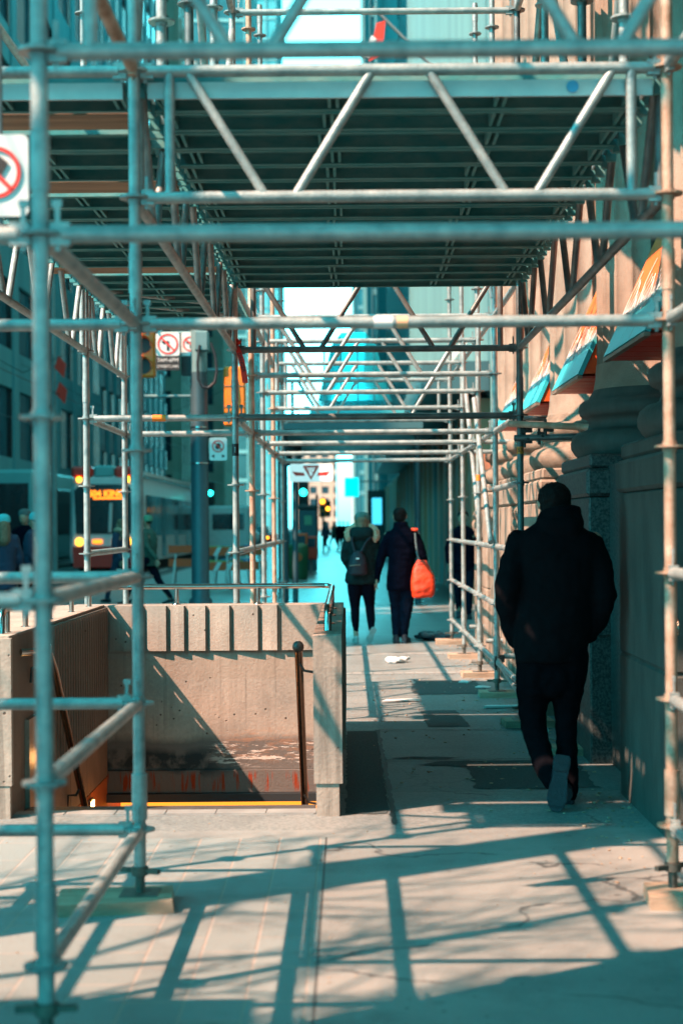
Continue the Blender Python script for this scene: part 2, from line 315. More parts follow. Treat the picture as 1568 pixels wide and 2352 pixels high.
# ---------------------------------------------------------------- mesh building
ORG = {}
class MB:
    def __init__(s): s.v = []; s.f = []; s.sm = []
    def add(s, vs, fs, smooth=False):
        o = len(s.v); s.v += [tuple(v) for v in vs]; s.f += [tuple(i+o for i in f) for f in fs]; s.sm += [smooth]*len(fs)
        return s
    def box(s, x0, x1, y0, y1, z0, z1):
        v = [(x, y, z) for z in (z0, z1) for y in (y0, y1) for x in (x0, x1)]
        return s.add(v, [(0, 2, 3, 1), (4, 5, 7, 6), (0, 1, 5, 4), (2, 6, 7, 3), (0, 4, 6, 2), (1, 3, 7, 5)])
    def obox(s, c, sx, sy, sz, rot=None):
        v = [Vector((x, y, z)) for z in (-sz/2, sz/2) for y in (-sy/2, sy/2) for x in (-sx/2, sx/2)]
        if rot is not None: v = [rot @ p for p in v]
        v = [p+Vector(c) for p in v]
        return s.add(v, [(0, 2, 3, 1), (4, 5, 7, 6), (0, 1, 5, 4), (2, 6, 7, 3), (0, 4, 6, 2), (1, 3, 7, 5)])
    def cham(s, x0, x1, y0, y1, z0, z1, c):
        pr = [(c, 0), (0, c)]
        rings = []
        for z, i in ((z0, c), (z0+c, 0), (z1-c, 0), (z1, c)):
            rings.append([(x0+i, y0+i+(c if i == 0 else 0), z), (x0+i+(c if i == 0 else 0), y0+i, z), (x1-i-(c if i == 0 else 0), y0+i, z), (x1-i, y0+i+(c if i == 0 else 0), z),
                          (x1-i, y1-i-(c if i == 0 else 0), z), (x1-i-(c if i == 0 else 0), y1-i, z), (x0+i+(c if i == 0 else 0), y1-i, z), (x0+i, y1-i-(c if i == 0 else 0), z)])
        return s.loft(rings, smooth=False)
    def loft(s, rings, smooth=True, cap=True):
        n = len(rings[0]); v = [p for r in rings for p in r]; f = []
        for i in range(len(rings)-1):
            for j in range(n):
                a = i*n+j; b = i*n+(j+1) % n; f.append((a, b, b+n, a+n))
        s.add(v, f, smooth)
        if cap:
            s.add(rings[0], [tuple(range(n))[::-1]]); s.add(rings[-1], [tuple(range(n))])
        return s
    def tube(s, p, q, r, n=10, r2=None, cap=True):
        p = Vector(p); q = Vector(q); r2 = r if r2 is None else r2
        d = (q-p).normalized(); u = d.orthogonal().normalized(); w = d.cross(u)
        A = [p+(u*cos(2*pi*k/n)+w*sin(2*pi*k/n))*r for k in range(n)]
        B = [q+(u*cos(2*pi*k/n)+w*sin(2*pi*k/n))*r2 for k in range(n)]
        return s.loft([A, B], True, cap)
    def path(s, pts, r, n=10, cap=True):
        pts = [Vector(p) for p in pts]; rings = []; u = None
        for i, p in enumerate(pts):
            d = ((pts[i+1] if i+1 < len(pts) else p)-(pts[i-1] if i else p)).normalized()
            if u is None: u = d.orthogonal().normalized()
            u = (u-d*u.dot(d)).normalized(); w = d.cross(u); rr = r[i] if isinstance(r, (list, tuple)) else r
            rings.append([p+(u*cos(2*pi*k/n)+w*sin(2*pi*k/n))*rr for k in range(n)])
        return s.loft(rings, True, cap)
    def lathe(s, c, prof, n=24, smooth=True, flute=0, flutes=20):
        rings = []
        for r, z in prof:
            ring = []
            for k in range(n):
                a = 2*pi*k/n; rr = r
                if flute: rr = r-flute*abs(sin(a*flutes/2))**.6
                ring.append((c[0]+rr*cos(a), c[1]+rr*sin(a), c[2]+z))
            rings.append(ring)
        return s.loft(rings, smooth)
    def prism(s, poly, vec):          # poly: list of 3D points, extruded along vec
        v = Vector(vec); a = [Vector(p) for p in poly]; b = [p+v for p in a]
        return s.loft([a, b], False)
    def ball(s, c, r, sx=1, sy=1, sz=1, n=14, m=8):
        rings = []
        for i in range(1, m):
            t = pi*i/m
            rings.append([(c[0]+sx*r*sin(t)*cos(2*pi*k/n), c[1]+sy*r*sin(t)*sin(2*pi*k/n), c[2]-sz*r*cos(t)) for k in range(n)])
        return s.loft(rings)
    def build(s, name, mat, parent=None, mats=None):
        me = bpy.data.meshes.new(name); o0 = Vector(ORG.get(parent.name, (0, 0, 0))) if parent else Vector((0, 0, 0))
        me.from_pydata([tuple(Vector(v)-o0) for v in s.v], [], s.f)
        me.polygons.foreach_set('use_smooth', s.sm); me.update()
        me.materials.append(M[mat] if isinstance(mat, str) else mat)
        o = bpy.data.objects.new(name, me); COL.objects.link(o)
        if parent: o.parent = parent; ORG[o.name] = tuple(o0)
        return o
def tag(o, label=None, cat=None, group=None, kind=None):
    if label: o['label'] = label
    if cat: o['category'] = cat
    if group: o['group'] = group
    if kind: o['kind'] = kind
    return o
def thing(name, label, cat, loc, group=None):
    o = bpy.data.objects.new(name, None); COL.objects.link(o); o.location = loc; o.empty_display_size = .1
    ORG[o.name] = tuple(loc); return tag(o, label, cat, group)
def textmesh(txt, size, mat, mtx, name, parent, depth=.0015, bold=0.0):
    cu = bpy.data.curves.new('t', 'FONT'); cu.body = txt; cu.size = size; cu.align_x = 'CENTER'; cu.align_y = 'CENTER'; cu.extrude = depth; cu.offset = bold
    ob = bpy.data.objects.new('t', cu); COL.objects.link(ob)
    bpy.context.view_layer.update()
    me = bpy.data.meshes.new_from_object(ob.evaluated_get(bpy.context.evaluated_depsgraph_get()))
    bpy.data.objects.remove(ob); bpy.data.curves.remove(cu)
    me.materials.clear(); me.materials.append(M[mat])
    o0 = Vector(ORG.get(parent.name, (0, 0, 0)))
    me.transform(Matrix.Translation(-o0) @ mtx)
    o = bpy.data.objects.new(name, me); COL.objects.link(o); o.parent = parent; ORG[o.name] = tuple(o0)
    return o
FACE = Matrix.Rotation(radians(90), 4, 'X')       # text plane standing up, facing the camera side (-Y)
def PX(px, py, Y): return Vector(((px-802)/3550*Y, Y, 1.5-(py-1205)/3550*Y))
def finish(me_obj, vox, smooth=4, amp=0.0, nscale=6.0, seed=0):
    """fuse overlapping closed shapes of a mesh object into one continuous surface"""
    r = me_obj.modifiers.new('r', 'REMESH'); r.mode = 'VOXEL'; r.voxel_size = vox; r.use_smooth_shade = True
    sm = me_obj.modifiers.new('s', 'SMOOTH'); sm.iterations = smooth; sm.factor = .5
    bpy.context.view_layer.update()
    me = bpy.data.meshes.new_from_object(me_obj.evaluated_get(bpy.context.evaluated_depsgraph_get()))
    me_obj.modifiers.clear(); old = me_obj.data; mt = old.materials[0]
    if amp:
        for v in me.vertices:
            p = v.co; k = noise.noise(Vector((p.x*nscale+seed, p.y*nscale, p.z*nscale*1.3)))+.5*noise.noise(Vector((p.x*nscale*2.3, p.y*nscale*2.3+seed, p.z*nscale*2.6)))
            v.co = p+v.normal*amp*k
    me.polygons.foreach_set('use_smooth', [True]*len(me.polygons)); me.materials.clear(); me.materials.append(mt)
    nm = old.name; me_obj.data = me; bpy.data.meshes.remove(old); me.name = nm
    return me_obj
def ell(mb, rings, n=22):             # rings: (cx, cy, cz, rx, ry)
    R = []
    for cx, cy, cz, rx, ry in rings:
        R.append([(cx+rx*cos(2*pi*k/n), cy+ry*sin(2*pi*k/n), cz) for k in range(n)])
    return mb.loft(R)
def limb(mb, pts, n=12):              # pts: (x,y,z,r)
    for i in range(len(pts)-1):
        a, b = pts[i], pts[i+1]; mb.tube(a[:3], b[:3], a[3], n, b[3]); mb.ball(a[:3], a[3]*1.0, n=n, m=7)
    mb.ball(pts[-1][:3], pts[-1][3], n=n, m=7); return mb
def curve(a, b, n=8, bow=(0, 0, 0)):
    a = Vector(a); b = Vector(b); w = Vector(bow)
    return [a.lerp(b, t/n)+w*sin(pi*t/n) for t in range(n+1)]

# ================================================================ GROUND
def sheet(name, mat, rects, z, kind='structure'):
    mb = MB()
    for x0, x1, y0, y1 in rects: mb.add([(x0, y0, z), (x1, y0, z), (x1, y1, z), (x0, y1, z)], [(0, 1, 2, 3)])
    o = mb.build(name, mat); 
    if kind: o['kind'] = kind
    return o
PX0, PX1, PY0, PY1 = -1.90, -.10, 8.13, 11.2
sheet('sidewalk', 'sidewalk', [(-5.6, PX0, -6, 46), (PX0, PX1, -6, PY0), (PX0, PX1, PY1, 46), (PX1, 60, -6, 46), (-5.6, 60, -400, -6), (-5.6, 60, 46, 700)], 0)
sheet('road', 'road', [(-400, -5.75, -400, 900)], -.13)
k = MB().box(-5.75, -5.6, -60, 500, -.14, .003).build('kerb', 'kerb'); k['kind'] = 'structure'
sheet('lane_marking', 'lane_white', [(-7.0, -6.85, 2+i*6, 5+i*6) for i in range(30)], -.126)
mb = MB()
for x in (-9.1, -7.6, -12.6, -11.1): mb.box(x-.035, x+.035, -20, 400, -.135, -.124)
tag(mb.build('streetcar_rail', 'steel_rail'), kind='structure')
# patches of asphalt, a tar joint and brick header strips in the pavement
def ragged(pts, z, amp, seed):
    random.seed(seed); out = []
    for i in range(len(pts)):
        a = Vector(pts[i]); b = Vector(pts[(i+1) % len(pts)]); n = max(2, int((b-a).length/.06))
        for k_ in range(n):
            p = a.lerp(b, k_/n); out.append((p.x+random.uniform(-amp, amp), p.y+random.uniform(-amp, amp), z))
    return out
mb = MB()
for i, (pts, amp) in enumerate([([(.56, 11.42), (.88, 11.42), (.84, 12.4), (.56, 12.4)], .008), ([(.70, 8.74), (1.40, 8.74), (1.40, 9.76), (.60, 9.76), (.42, 9.62), (.72, 9.50)], .02),
        ([(.56, 13.6), (1.22, 13.6), (1.18, 14.75), (.60, 14.85)], .03), ([(-.03, 8.0), (.19, 8.0), (.19, 11.2), (-.03, 11.2)], .01), ([(.24, 9.9), (.60, 9.82), (.72, 9.9), (.40, 9.96)], .02)]):
    pl = ragged(pts, .004, amp, i); mb.add(pl, [tuple(range(len(pl)))])
tag(mb.build('asphalt_patch', 'asphalt_patch'), kind='structure')
mb = MB(); 
L_ = []; R_ = []
random.seed(3)
for i in range(48):
    y = 7.72+i*(11.22-7.72)/47; x = .215-.02*i/47+random.uniform(-.006, .006); w = random.uniform(.008, .02)
    L_.append((x-w, y, .008)); R_.append((x+w, y, .008))
mb.add(L_+R_, [(i, 48+i, 49+i, i+1) for i in range(47)])
for y0 in (9.79, 11.22):
    ln = []
    for i in range(40):
        x = .2+i*1.2/39; y = y0+random.uniform(-.012, .012); ln.append((x, y))
    mb.add([(x, y-.008, .008) for x, y in ln]+[(x, y+.006+random.random()*.014, .008) for x, y in ln], [(i, i+1, 41+i, 40+i) for i in range(39)])
tag(mb.build('tar_joint', 'tar'), kind='structure')
mb = MB(); random.seed(5)
for y in (15.45, 17.75):
    for i in range(17):
        x = -.4+i*.105; mb.box(x, x+.095, y, y+.2, -.02, .005+random.random()*.003)
tag(mb.build('brick_strip', 'kerb'), kind='structure')

# ================================================================ SCAFFOLD
XL, XR, XO = -.838, 1.268, -1.94
YP, YF, YA, YB, YC, YD, YE = 4.23, 6.12, 11.45, 13.4, 15.15, 17.25, 19.3
scaf = thing('scaffolding', 'galvanised tube scaffold bridging the sidewalk with steel decks and lattice beams', 'scaffolding', (XL, YF, 0))
RT = .0242
def post(x, y, z0, z1, mat='galv', jack=True, sleeve=True):
    mb = MB(); mb.tube((x, y, z0), (x, y, z1), RT, 16)
    z = .3
    while z < z1-.02:
        if z > z0-.01:
            mb.lathe((x, y, z), [(.030, -.006), (.061, -.0045), (.062, .0045), (.030, .006)], 16, False)
            mb.tube((x, y, z-.02), (x, y, z+.02), .029, 14)
        z += .5
    if sleeve:
        for zj in (2.42, 4.42, 6.42):
            if z0 < zj < z1: mb.tube((x, y, zj), (x, y, zj+.16), .0275, 14)
    if jack: mb.tube((x, y, .34), (x, y, .52), .031, 16)
    o = mb.build('post', mat, scaf)
    if jack:
        j = MB(); j.tube((x, y, .055), (x, y, z0+.02), .0175, 10)
        for i in range(int((z0-.07)/.012)): j.tube((x, y, .075+i*.012), (x, y, .080+i*.012), .0205, 10)
        j.tube((x, y, z0-.035), (x, y, z0-.002), .034, 8)
        j.obox((x, y, z0-.018), .17, .022, .018, Matrix.Rotation(random.uniform(-.6, .6), 3, 'Z'))
        j.box(x-.075, x+.075, y-.075, y+.075, .045, .052)
        j.build('base_jack', 'thread', o)
    return o
def ledger(p, q, mat='galv', heads=True, r=RT, name='ledger'):
    p = Vector(p); q = Vector(q); d = (q-p).normalized(); mb = MB()
    mb.tube(p+d*.06, q-d*.06, r, 14)
    if heads:
        h = mb; side = d.cross(Vector((0, 0, 1)))
        rot = Matrix((d, side, Vector((0, 0, 1)))).transposed()
        for e, sg in ((p, 1), (q, -1)):
            h.obox(e+d*sg*.055, .055, .03, .062, rot); h.obox(e+d*sg*.047+Vector((0, 0, .02)), .013, .006, .13, rot)
            h.obox(e+d*sg*.045+Vector((0, 0, .085)), .028, .008, .02, rot)
    return mb.build(name, mat, scaf)
def lattice(p, q, zlo=2.8, h=.5, mat='galv', mat2=None):
    p = Vector(p); q = Vector(q); d = q-p; Ln = d.length; d.normalize(); z0 = Vector((0, 0, zlo)); z1 = Vector((0, 0, zlo+h))
    mb = MB()
    for z in (z0, z1): mb.tube(p+z+d*.05, q+z-d*.05, RT, 14)
    w = mb; n = max(1, round(Ln/1.03)); m = (Ln-.2)/n
    for s_ in (.14, Ln-.14): w.tube(p+z0+d*s_, p+z1+d*s_, .021, 12)
    for i in range(n):
        a = .1+i*m
        w.tube(p+z1+d*(a+.11), p+z0+d*(a+m*.44), .0195, 12); w.tube(p+z0+d*(a+m*.56), p+z1+d*(a+m-.11), .0195, 12)
    hd = mb; side = d.cross(Vector((0, 0, 1))); rot = Matrix((d, side, Vector((0, 0, 1)))).transposed()
    for z in (z0, z1):
        for e, sg in ((p, 1), (q, -1)):
            hd.obox(e+z+d*sg*.052, .05, .03, .06, rot); hd.obox(e+z+d*sg*.046+Vector((0, 0, .02)), .012, .006, .13, rot)
    return mb.build('lattice_beam', mat, scaf)
TOP = 9.3
rows = [('P', YP), ('F', YF), ('A', YA), ('B', YB), ('C', YC), ('D', YD), ('E', YE)]
for i, (nm, y) in enumerate(rows):
    for x in (XL, XR):
        z0 = .20 if nm == 'P' else .155
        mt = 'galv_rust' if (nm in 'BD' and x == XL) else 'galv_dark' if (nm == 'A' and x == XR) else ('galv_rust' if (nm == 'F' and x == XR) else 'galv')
        jk = not (x == XL and nm in 'A')
        post(x, y, z0, TOP if y < 14 else 6.6, mt, True)
for y in (YP, YF, YA, YB): post(XO, y, .155, TOP if y < 12 else 3.5, 'galv')
for y in (7.05, 8.3, 9.85):
    for x in (XL, XR): post(x, y, 3.32, TOP, 'galv' if y != 8.3 else 'galv_dark', False)
# cross members at each row
lattice((XL, YP, 0), (XR, YP, 0)); ledger((XL, YP, 2.3), (XR, YP, 2.3)); ledger((XO, YP, 2.3), (XL, YP, 2.3)); ledger((XO, YP, 1.3), (XL, YP, 1.3))
lattice((XL, YF, 0), (XR, YF, 0)); ledger((XL, YF, 2.3), (XR, YF, 2.3))
for z in (3.3, 2.3, 1.3, .8, .3): ledger((XO, YF, z), (XL, YF, z))
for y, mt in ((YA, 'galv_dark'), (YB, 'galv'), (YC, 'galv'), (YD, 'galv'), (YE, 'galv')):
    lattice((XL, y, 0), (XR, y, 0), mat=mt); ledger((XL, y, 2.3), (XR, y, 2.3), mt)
ledger((XO, YA, 2.3), (XL, YA, 2.3)); ledger((XO, YB, 2.3), (XL, YB, 2.3))
# lengthwise
for x in (XL, XR, XO):
    for a, b in ((YP, YF),):
        for z in (2.3, 1.3, .8, .3): ledger((x, a, z), (x, b, z))
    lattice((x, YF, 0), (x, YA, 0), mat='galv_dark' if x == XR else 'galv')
lattice((XL, YP, 0), (XL, YF, 0)) if False else None
ledger((XL, YP, 3.3), (XL, YF, 3.3), 'galv_rust'); ledger((XR, YP, 3.3), (XR, YF, 3.3))
seq = [YA, YB, YC, YD, YE]
for a, b in zip(seq, seq[1:]):
    for z in (2.3, 1.3): ledger((XL, a, z), (XL, b, z))
    for z in (2.3, 1.3, .8, .3): ledger((XR, a, z), (XR, b, z))
    ledger((XR, a, 3.3), (XR, b, 3.3)); ledger((XL, a, 3.3), (XL, b, 3.3))
ledger((XO, YA, 2.3), (XO, YB, 2.3)); ledger((XO, YA, 1.3), (XO, YB, 1.3)); ledger((XR, YA, 1.8), (XR, YB, 1.8))
lattice((XO, YA, 0), (XO, YB, 0))
# braces
ledger((XR-.05, YC-.1, 2.75), (XR-.05, YB-.1, 1.3), heads=False, name='brace'); ledger((XR+.02, YD, 3.2), (XR+.02, YC, 1.3), heads=False, name='brace')
ledger((XR, YB, .32), (XR+.02, 10.2, .12), heads=False, name='brace')
# ties into the stone building
ledger((XR-.12, YA, 2.24), (1.75, 10.75, 2.16), 'galv_rust', False, name='tie_tube'); ledger((XR-.1, YA, 2.13), (1.75, YA-.2, 2.13), 'galv_dark', False, name='tie_tube')
ledger((XR, YB, 2.42), (2.1, YB+.45, 2.42), heads=False, name='tie_tube'); ledger((XR, YC, 2.3), (2.1, YC, 2.3), heads=False, name='tie_tube'); ledger((XR, YD, 2.3), (2.1, YD, 2.3), heads=False, name='tie_tube')
for y in (YB, YC, YD): ledger((XR, y, .35), (1.6, y, .35), heads=False, name='tie_tube')
# clamps near the ties
for c in ((XR+.05, YA-.03, 2.20), (XR+.05, YA-.03, 2.12), (1.44, 11.16, 2.19), (1.42, 11.38, 2.14), (XR+.03, YB, .33), (XR, YB-.12, .30)):
    cl = MB(); cl.obox(c, .07, .05, .06); cl.tube((c[0], c[1]-.05, c[2]), (c[0], c[1]+.05, c[2]), .012, 8); cl.tube((c[0]-.02, c[1], c[2]-.06), (c[0]-.02, c[1], c[2]+.06), .01, 8)
    cl.build('swivel_clamp', 'iron', scaf)
# upper storey
for y in (YP, YF, YA, YB):
    for z in (4.3, 5.3): ledger((XL, y, z), (XR, y, z), 'galv')
for x in (XL, XR, XO):
    for a, b in ((YP, YF), (YF, 8.3), (8.3, YA)):
        for z in ((5.3,) if x != XO else (4.3,)): ledger((x, a, z), (x, b, z), heads=False)
for a in ((XL, YF, 3.35, XL, 7.05, 5.2), (XL, 9.85, 3.4, XL, 8.3, 5.3), (XL, YA, 5.2, XL, 9.85, 3.4), (XR, YF, 5.2, XR, 7.6, 3.35), (XR, 8.3, 3.35, XR, 9.85, 5.2), (XR, 9.85, 5.1, XR, YA, 3.4), (XL, YB, 5.3, XL, YA, 3.4), (XR-.3, YB, 5.0, XR, YB, 3.4), (XR, YB, 3.6, XR, YD, 5.6)):
    ledger(a[:3], a[3:], 'galv', False, name='brace')
for y, z in ((YC, 5.8), (YD, 6.3)): ledger((XL, y, z-1.0), (XR, y, z-1.0), 'galv_dark'); 
# decks
def plank(x0, x1, y, mat='deck_steel', z=3.33, w=.312):
    mb = MB(); mb.box(x0+.04, x1-.04, y+.004, y+w, z+.045, z+.055)
    for yy, sg in ((y+.004, 1), (y+w-.006, -1)):
        mb.box(x0+.04, x1-.04, yy, yy+.006, z-.012, z+.045)
        mb.box(x0+.04, x1-.04, min(yy+.006*sg, yy+.028*sg), max(yy+.006*sg, yy+.028*sg)+0.0, z-.014, z-.008)
    st = mb; xs = [x0+.10] + [x0+(x1-x0)*t for t in ((.36, .70) if x1-x0 > 1.5 else (.5,))]+[x1-.10]
    for i, x in enumerate(xs):
        x += random.uniform(-.03, .03)
        for dx in (-.022, .012): st.box(x+dx, x+dx+.014, y+.03, y+w-.03, z-.006, z+.044)
    for x in (x0, x1):
        for yy in (y+.05, y+w-.08): st.box(x-.03 if x == x1 else x-.015, x+.015 if x == x1 else x+.03, yy, yy+.03, z-.02, z+.04)
    return mb.build('deck_plank', mat, scaf)
random.seed(11)
y = YF+.05; i = 0
while y+.3 < YA+.1:
    plank(XL, XR, y + (.018 if i >= 6 else 0), z=3.245+random.uniform(-.003, .003)); y += .32; i += 1
y = YF+.05; i = 0
while y+.3 < YB+.1:
    if i in (1, 5, 13):
        MB().box(XO-.1, XL-.03, y+.03, y+.27, 3.235, 3.275).build('timber_plank', 'wood_ply', scaf)
    else: plank(XO, XL-.018, y+.009, z=3.245+random.uniform(-.003, .003))
    y += .32; i += 1
# outer fascia of first planks
MB().box(XL+.05, XR-.05, YF+.030, YF+.044, 3.20, 3.265).build('deck_fascia', 'deck_top', scaf)
MB().box(XO+.02, XL-.05, YF+.030, YF+.044, 3.20, 3.265).build('deck_fascia', 'deck_top', scaf)
# lengthwise joists under the outer decks
for yy in (11.9, 12.5): ledger((XO, yy-.5, 3.26), (XL, yy+.5, 3.26), 'galv', False, name='brace')
# unseen upper decks, laid out to shade the front tubes and stone columns
for x0, x1, ya, yb, z in ((-2.9, XR, -1.2, 3.3, 5.36), (.15, XR, 5.3, 10.2, 5.36), (.15, XR, 5.3, 10.6, 7.36)):
    y = ya
    while y < yb: MB().box(x0, x1, y, y+.305, z, z+.06).build('shade_deck_plank', 'deck_steel', scaf); y += .32
# stickers on the tubes
def sticker(c, L_, axis, mat, txt=None, r=.0252, parent=None):
    mb = MB(); c = Vector(c); d = Vector(axis)
    mb.tube(c-d*L_/2, c+d*L_/2, r, 16, cap=False); return mb.build('sticker', mat, parent or scaf)
sticker((.14, YF, 2.3), .075, (1, 0, 0), 'white_ink'); sticker((.215, YF, 2.3), .045, (1, 0, 0), 'label_peach', r=.0256)
sticker((-1.40, YA, 2.3), .10, (1, 0, 0), 'orange_ink'); sticker((XL, YA, 2.06), .09, (0, 0, 1), 'black_ink'); sticker((XR, YA, 2.04), .055, (0, 0, 1), 'orange_ink')
sticker((XR, YC, 1.95), .06, (0, 0, 1), 'orange_ink')
o = MB().lathe((0, 0, 0), [(.024, 0), (.024, .004)], 24).build('deck_sticker', 'blue_ink', scaf)
o.data.transform(Matrix.Translation(Vector((.90, YF+.026, 3.235))-Vector((XL, YF, 0))) @ FACE @ Matrix.Translation(Vector((XL, YF, 0))))
textmesh('S.T', .032, 'black_ink', Matrix.Translation((XR, YA-.0262, 2.04)) @ FACE, 'sticker_text', scaf, .0005)
textmesh('LAYHER', .012, 'white_ink', Matrix.Translation((XL, YA-.0262, 2.06)) @ FACE @ Matrix.Rotation(radians(90), 4, 'Z'), 'sticker_text', scaf, .0005)

# sole boards
def sole(x, y, label, s=(.36, .24, .045), rz=0):
    t = MB().obox((0, 0, s[2]/2), *s, Matrix.Rotation(rz, 3, 'Z'))
    random.seed(int(x*100+y*31))
    t.v = [(a+random.uniform(-.006, .006), b+random.uniform(-.006, .006), c if c < .001 else c+random.uniform(-.003, .003)) for a, b, c in t.v]
    o = t.build('sole_board', 'sole_wood'); o.location = (x, y, 0); tag(o, label, 'sole board', 'timber pads under the scaffold posts'); return o
sole(XL-.09, YF-.03, 'thick timber pad under the front post left of the stairwell', (.44, .27, .05), .12)
sole(XR+.08, YF-.04, 'chipped timber pad under the sunlit peach post at the right edge', (.38, .26, .055), -.08)
sole(XR, 8.95, 'loose timber block lying behind the man in black', (.30, .22, .045), .1) if False else None
sole(1.38, 10.05, 'loose timber block on the pavement left of the walking man, carrying no post', (.34, .22, .05), -.05)
sole(XR+.04, YA, 'timber pad under the dark post left of the walking man', (.36, .26, .05), .05)
sole(XR+.02, YB, 'timber pad under the second scaffold post past the walking man', (.36, .26, .05))
sole(XR, YC, 'timber pad under the third scaffold post past the walking man', (.36, .26, .05))
sole(XR, YD, 'rust stained timber pad under the fourth scaffold post past the walking man', (.36, .26, .05))
sole(XR, YE, 'timber pad under the last scaffold post, beside the black tarp', (.4, .26, .06))

# danger tape tied at the black frame
dt = thing('danger_tape', 'red DANGER tape end hanging from the scaffold joint above the stairwell', 'tape', (XL+.03, YA-.06, 2.8))
mb = MB(); pts = [(XL+.01, 2.86, .02), (XL+.03, 2.80, .03), (XL+.055, 2.72, .034), (XL+.07, 2.64, .034), (XL+.082, 2.55, .034)]
mb.loft([[(x-w/2*1.0, YA-.075+sg*.001, z), (x+w/2*1.0, YA-.075+sg*.001, z-.004), (x+w/2, YA-.073+sg*.001, z-.004), (x-w/2, YA-.073+sg*.001, z)] for (x, z, w), sg in zip([(p[0], p[1], p[2]*1.25) for p in pts], (0, 1, -1, 1, 0))], False)
mb.build('tape_strip', 'red_tape', dt); mb = MB(); mb.ball((XL+.01, YA-.06, 2.85), .035, 1.2, .8, .9, 10, 6); finish(mb.build('tape_knot', 'red_tape', dt), .008, 1, .012, 40)
textmesh('DANGER', .036, 'black_ink', Matrix.Translation((XL+.055, YA-.0785, 2.70)) @ FACE @ Matrix.Rotation(radians(-75), 4, 'Z'), 'tape_lettering', dt, .0005, .0006)

# ================================================================ SUBWAY STAIRWELL
st = thing('subway_stairwell', 'concrete subway stair entrance with ribbed walls, steel rails and orange light below', 'stair entrance', (-1, 8.16, 0))
mb = MB()   # back wall
mb.box(-2.0, -.195, 11.10, 11.35, -.25, .60); mb.box(-2.0, -.195, 11.10, 11.35, .60, .93)
mb2 = MB().box(-2.0, -.195, 11.10, 11.35, -.25, .93)
mb2.box(-1.76, -.195, 11.07, 11.098, -.41, -.252)
# sawtooth ribs on the back wall
edges = [328, 382, 423, 472, 527, 592, 636]
xs = [(e-802)/3550*11.1 for e in edges]; xs = [-1.76+.01]+xs
starts = [-1.75, -1.455, -1.295, -1.16, -1.01, -.84, -.645, -.50]
for i in range(1, len(xs)):
    b_ = xs[i]; a = starts[i]-.0 if starts[i] < b_ else b_-.14
    a = xs[i-1]+.022
    mid = b_-(b_-a)*.42; z0 = .605
    poly = [(a, 11.0985, z0), (a+.004, 11.086, z0), (mid, 11.072, z0), (b_-.004, 11.066, z0), (b_, 11.070, z0), (b_, 11.0985, z0)]
    mb2.prism(poly, (0, 0, .323))
mb2.box(xs[-1]+.03, -.197, 11.075, 11.0985, .605, .928)
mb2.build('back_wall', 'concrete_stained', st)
mb = MB()   # left wall
MB().box(-2.3, -1.742, 7.94, 7.985, .17, .927).build('left_pillar', 'concrete', st); MB().box(-2.3, -1.752, 7.945, 7.985, -.02, .168).build('pillar_foot', 'concrete', st); MB().box(-2.3, -1.762, 7.987, 11.098, .926, .938).build('wall_cap', 'concrete', st); mb.box(-2.02, -1.76, 7.987, 11.098, -3, .925)
y = 9.05
while y < 11.04:
    mb.prism([(-1.7595, y, .13), (-1.728, y+.012, .13), (-1.728, y+.05, .13), (-1.7595, y+.068, .13)], (0, 0, .79)); y += .088
mb.build('left_wall', 'concrete_dirty_shaded', st)
MB().box(-.192, -.045, 7.94, 8.06, .17, .93).build('right_pillar', 'concrete', st); MB().box(-.180, -.062, 7.95, 8.06, -.02, .168).build('pillar_foot', 'concrete', st)
mb = MB().box(-.192, -.045, 8.062, 11.35, .17, .93); mb.box(-.180, -.062, 8.062, 11.35, -.02, .168); mb.box(-.180, -.062, PY0, 11.35, -3, -.022)
y = 8.6
while y < 11.2: mb.box(-.044, -.030, y, y+.04, .25, .90); y += .085
mb.build('right_wall', 'concrete_dirty_shaded', st)
mb = MB()
for i in range(12): mb.box(-1.755, -.193, PY0+i*.27, PY0+(i+1)*.27-.002, -3, -.19*i-.02)
mb.box(-1.755, -.193, PY0+12*.27, 15, -3, -2.3); mb.build('stair_steps', 'step_stone', st)
mb = MB(); mb.box(-1.76, -.195, 8.0, PY0+.012, -.3, .003); 
for i in range(6): mb.box(-1.75+i*.262, -1.75+i*.262+.255, PY0-.11, PY0+.01, .003, .007)
mb.build('top_step', 'kerb', st)
MB().box(-2, -.0, 15, 15.2, -3, -.3).build('passage_wall', 'wall_tile', st); MB().box(-1.9, -.1, 11.36, 15, -.40, -.1).build('passage_ceiling', 'dark_lintel', st)
MB().box(-1.76, -.195, 11.02, 11.33, -.47, -.413).build('lintel', 'dark_lintel', st)
MB().box(-1.7, -.22, 11.4, 11.46, -.66, -.45).build('light_trough', 'lamp_panel', st)
MB().box(-2.1, -1.9, 11.3, 15, -3, -.3).build('passage_side', 'orange_tile', st)
# lower wall cladding on the left
mb = MB()
for i, (a, b) in enumerate(((9.0, 9.6), (9.61, 10.2), (10.21, 11.06))): mb.box(-1.7597, -1.742, a, b, -.28, .05 if i else .10)
mb.build('wall_cladding', 'wall_tile', st)
mb = MB()
for a, b in ((9.3, 10.15), (10.16, 11.06)): mb.box(-1.7597, -1.744, a, b, -1.4, -.29)
mb.build('lower_cladding', 'orange_tile', st)
mb = MB(); mb.box(-1.7597, -1.735, 8.35, 8.95, -.06, .46); mb.build('lamp_plate', 'panel_plate', st)
for y, z, hgt in ((8.66, .21, .11), (10.28, -.37, .09)):
    f = MB().box(-1.738, -1.722, y-.07, y+.07, z-hgt/2-.012, z+hgt/2+.012).build('wall_lamp', 'panel_plate', st)
    MB().box(-1.7215, -1.715, y-.055, y+.055, z-hgt/2, z+hgt/2).build('lamp_lens', 'lamp_warm', f)
RR = .0205
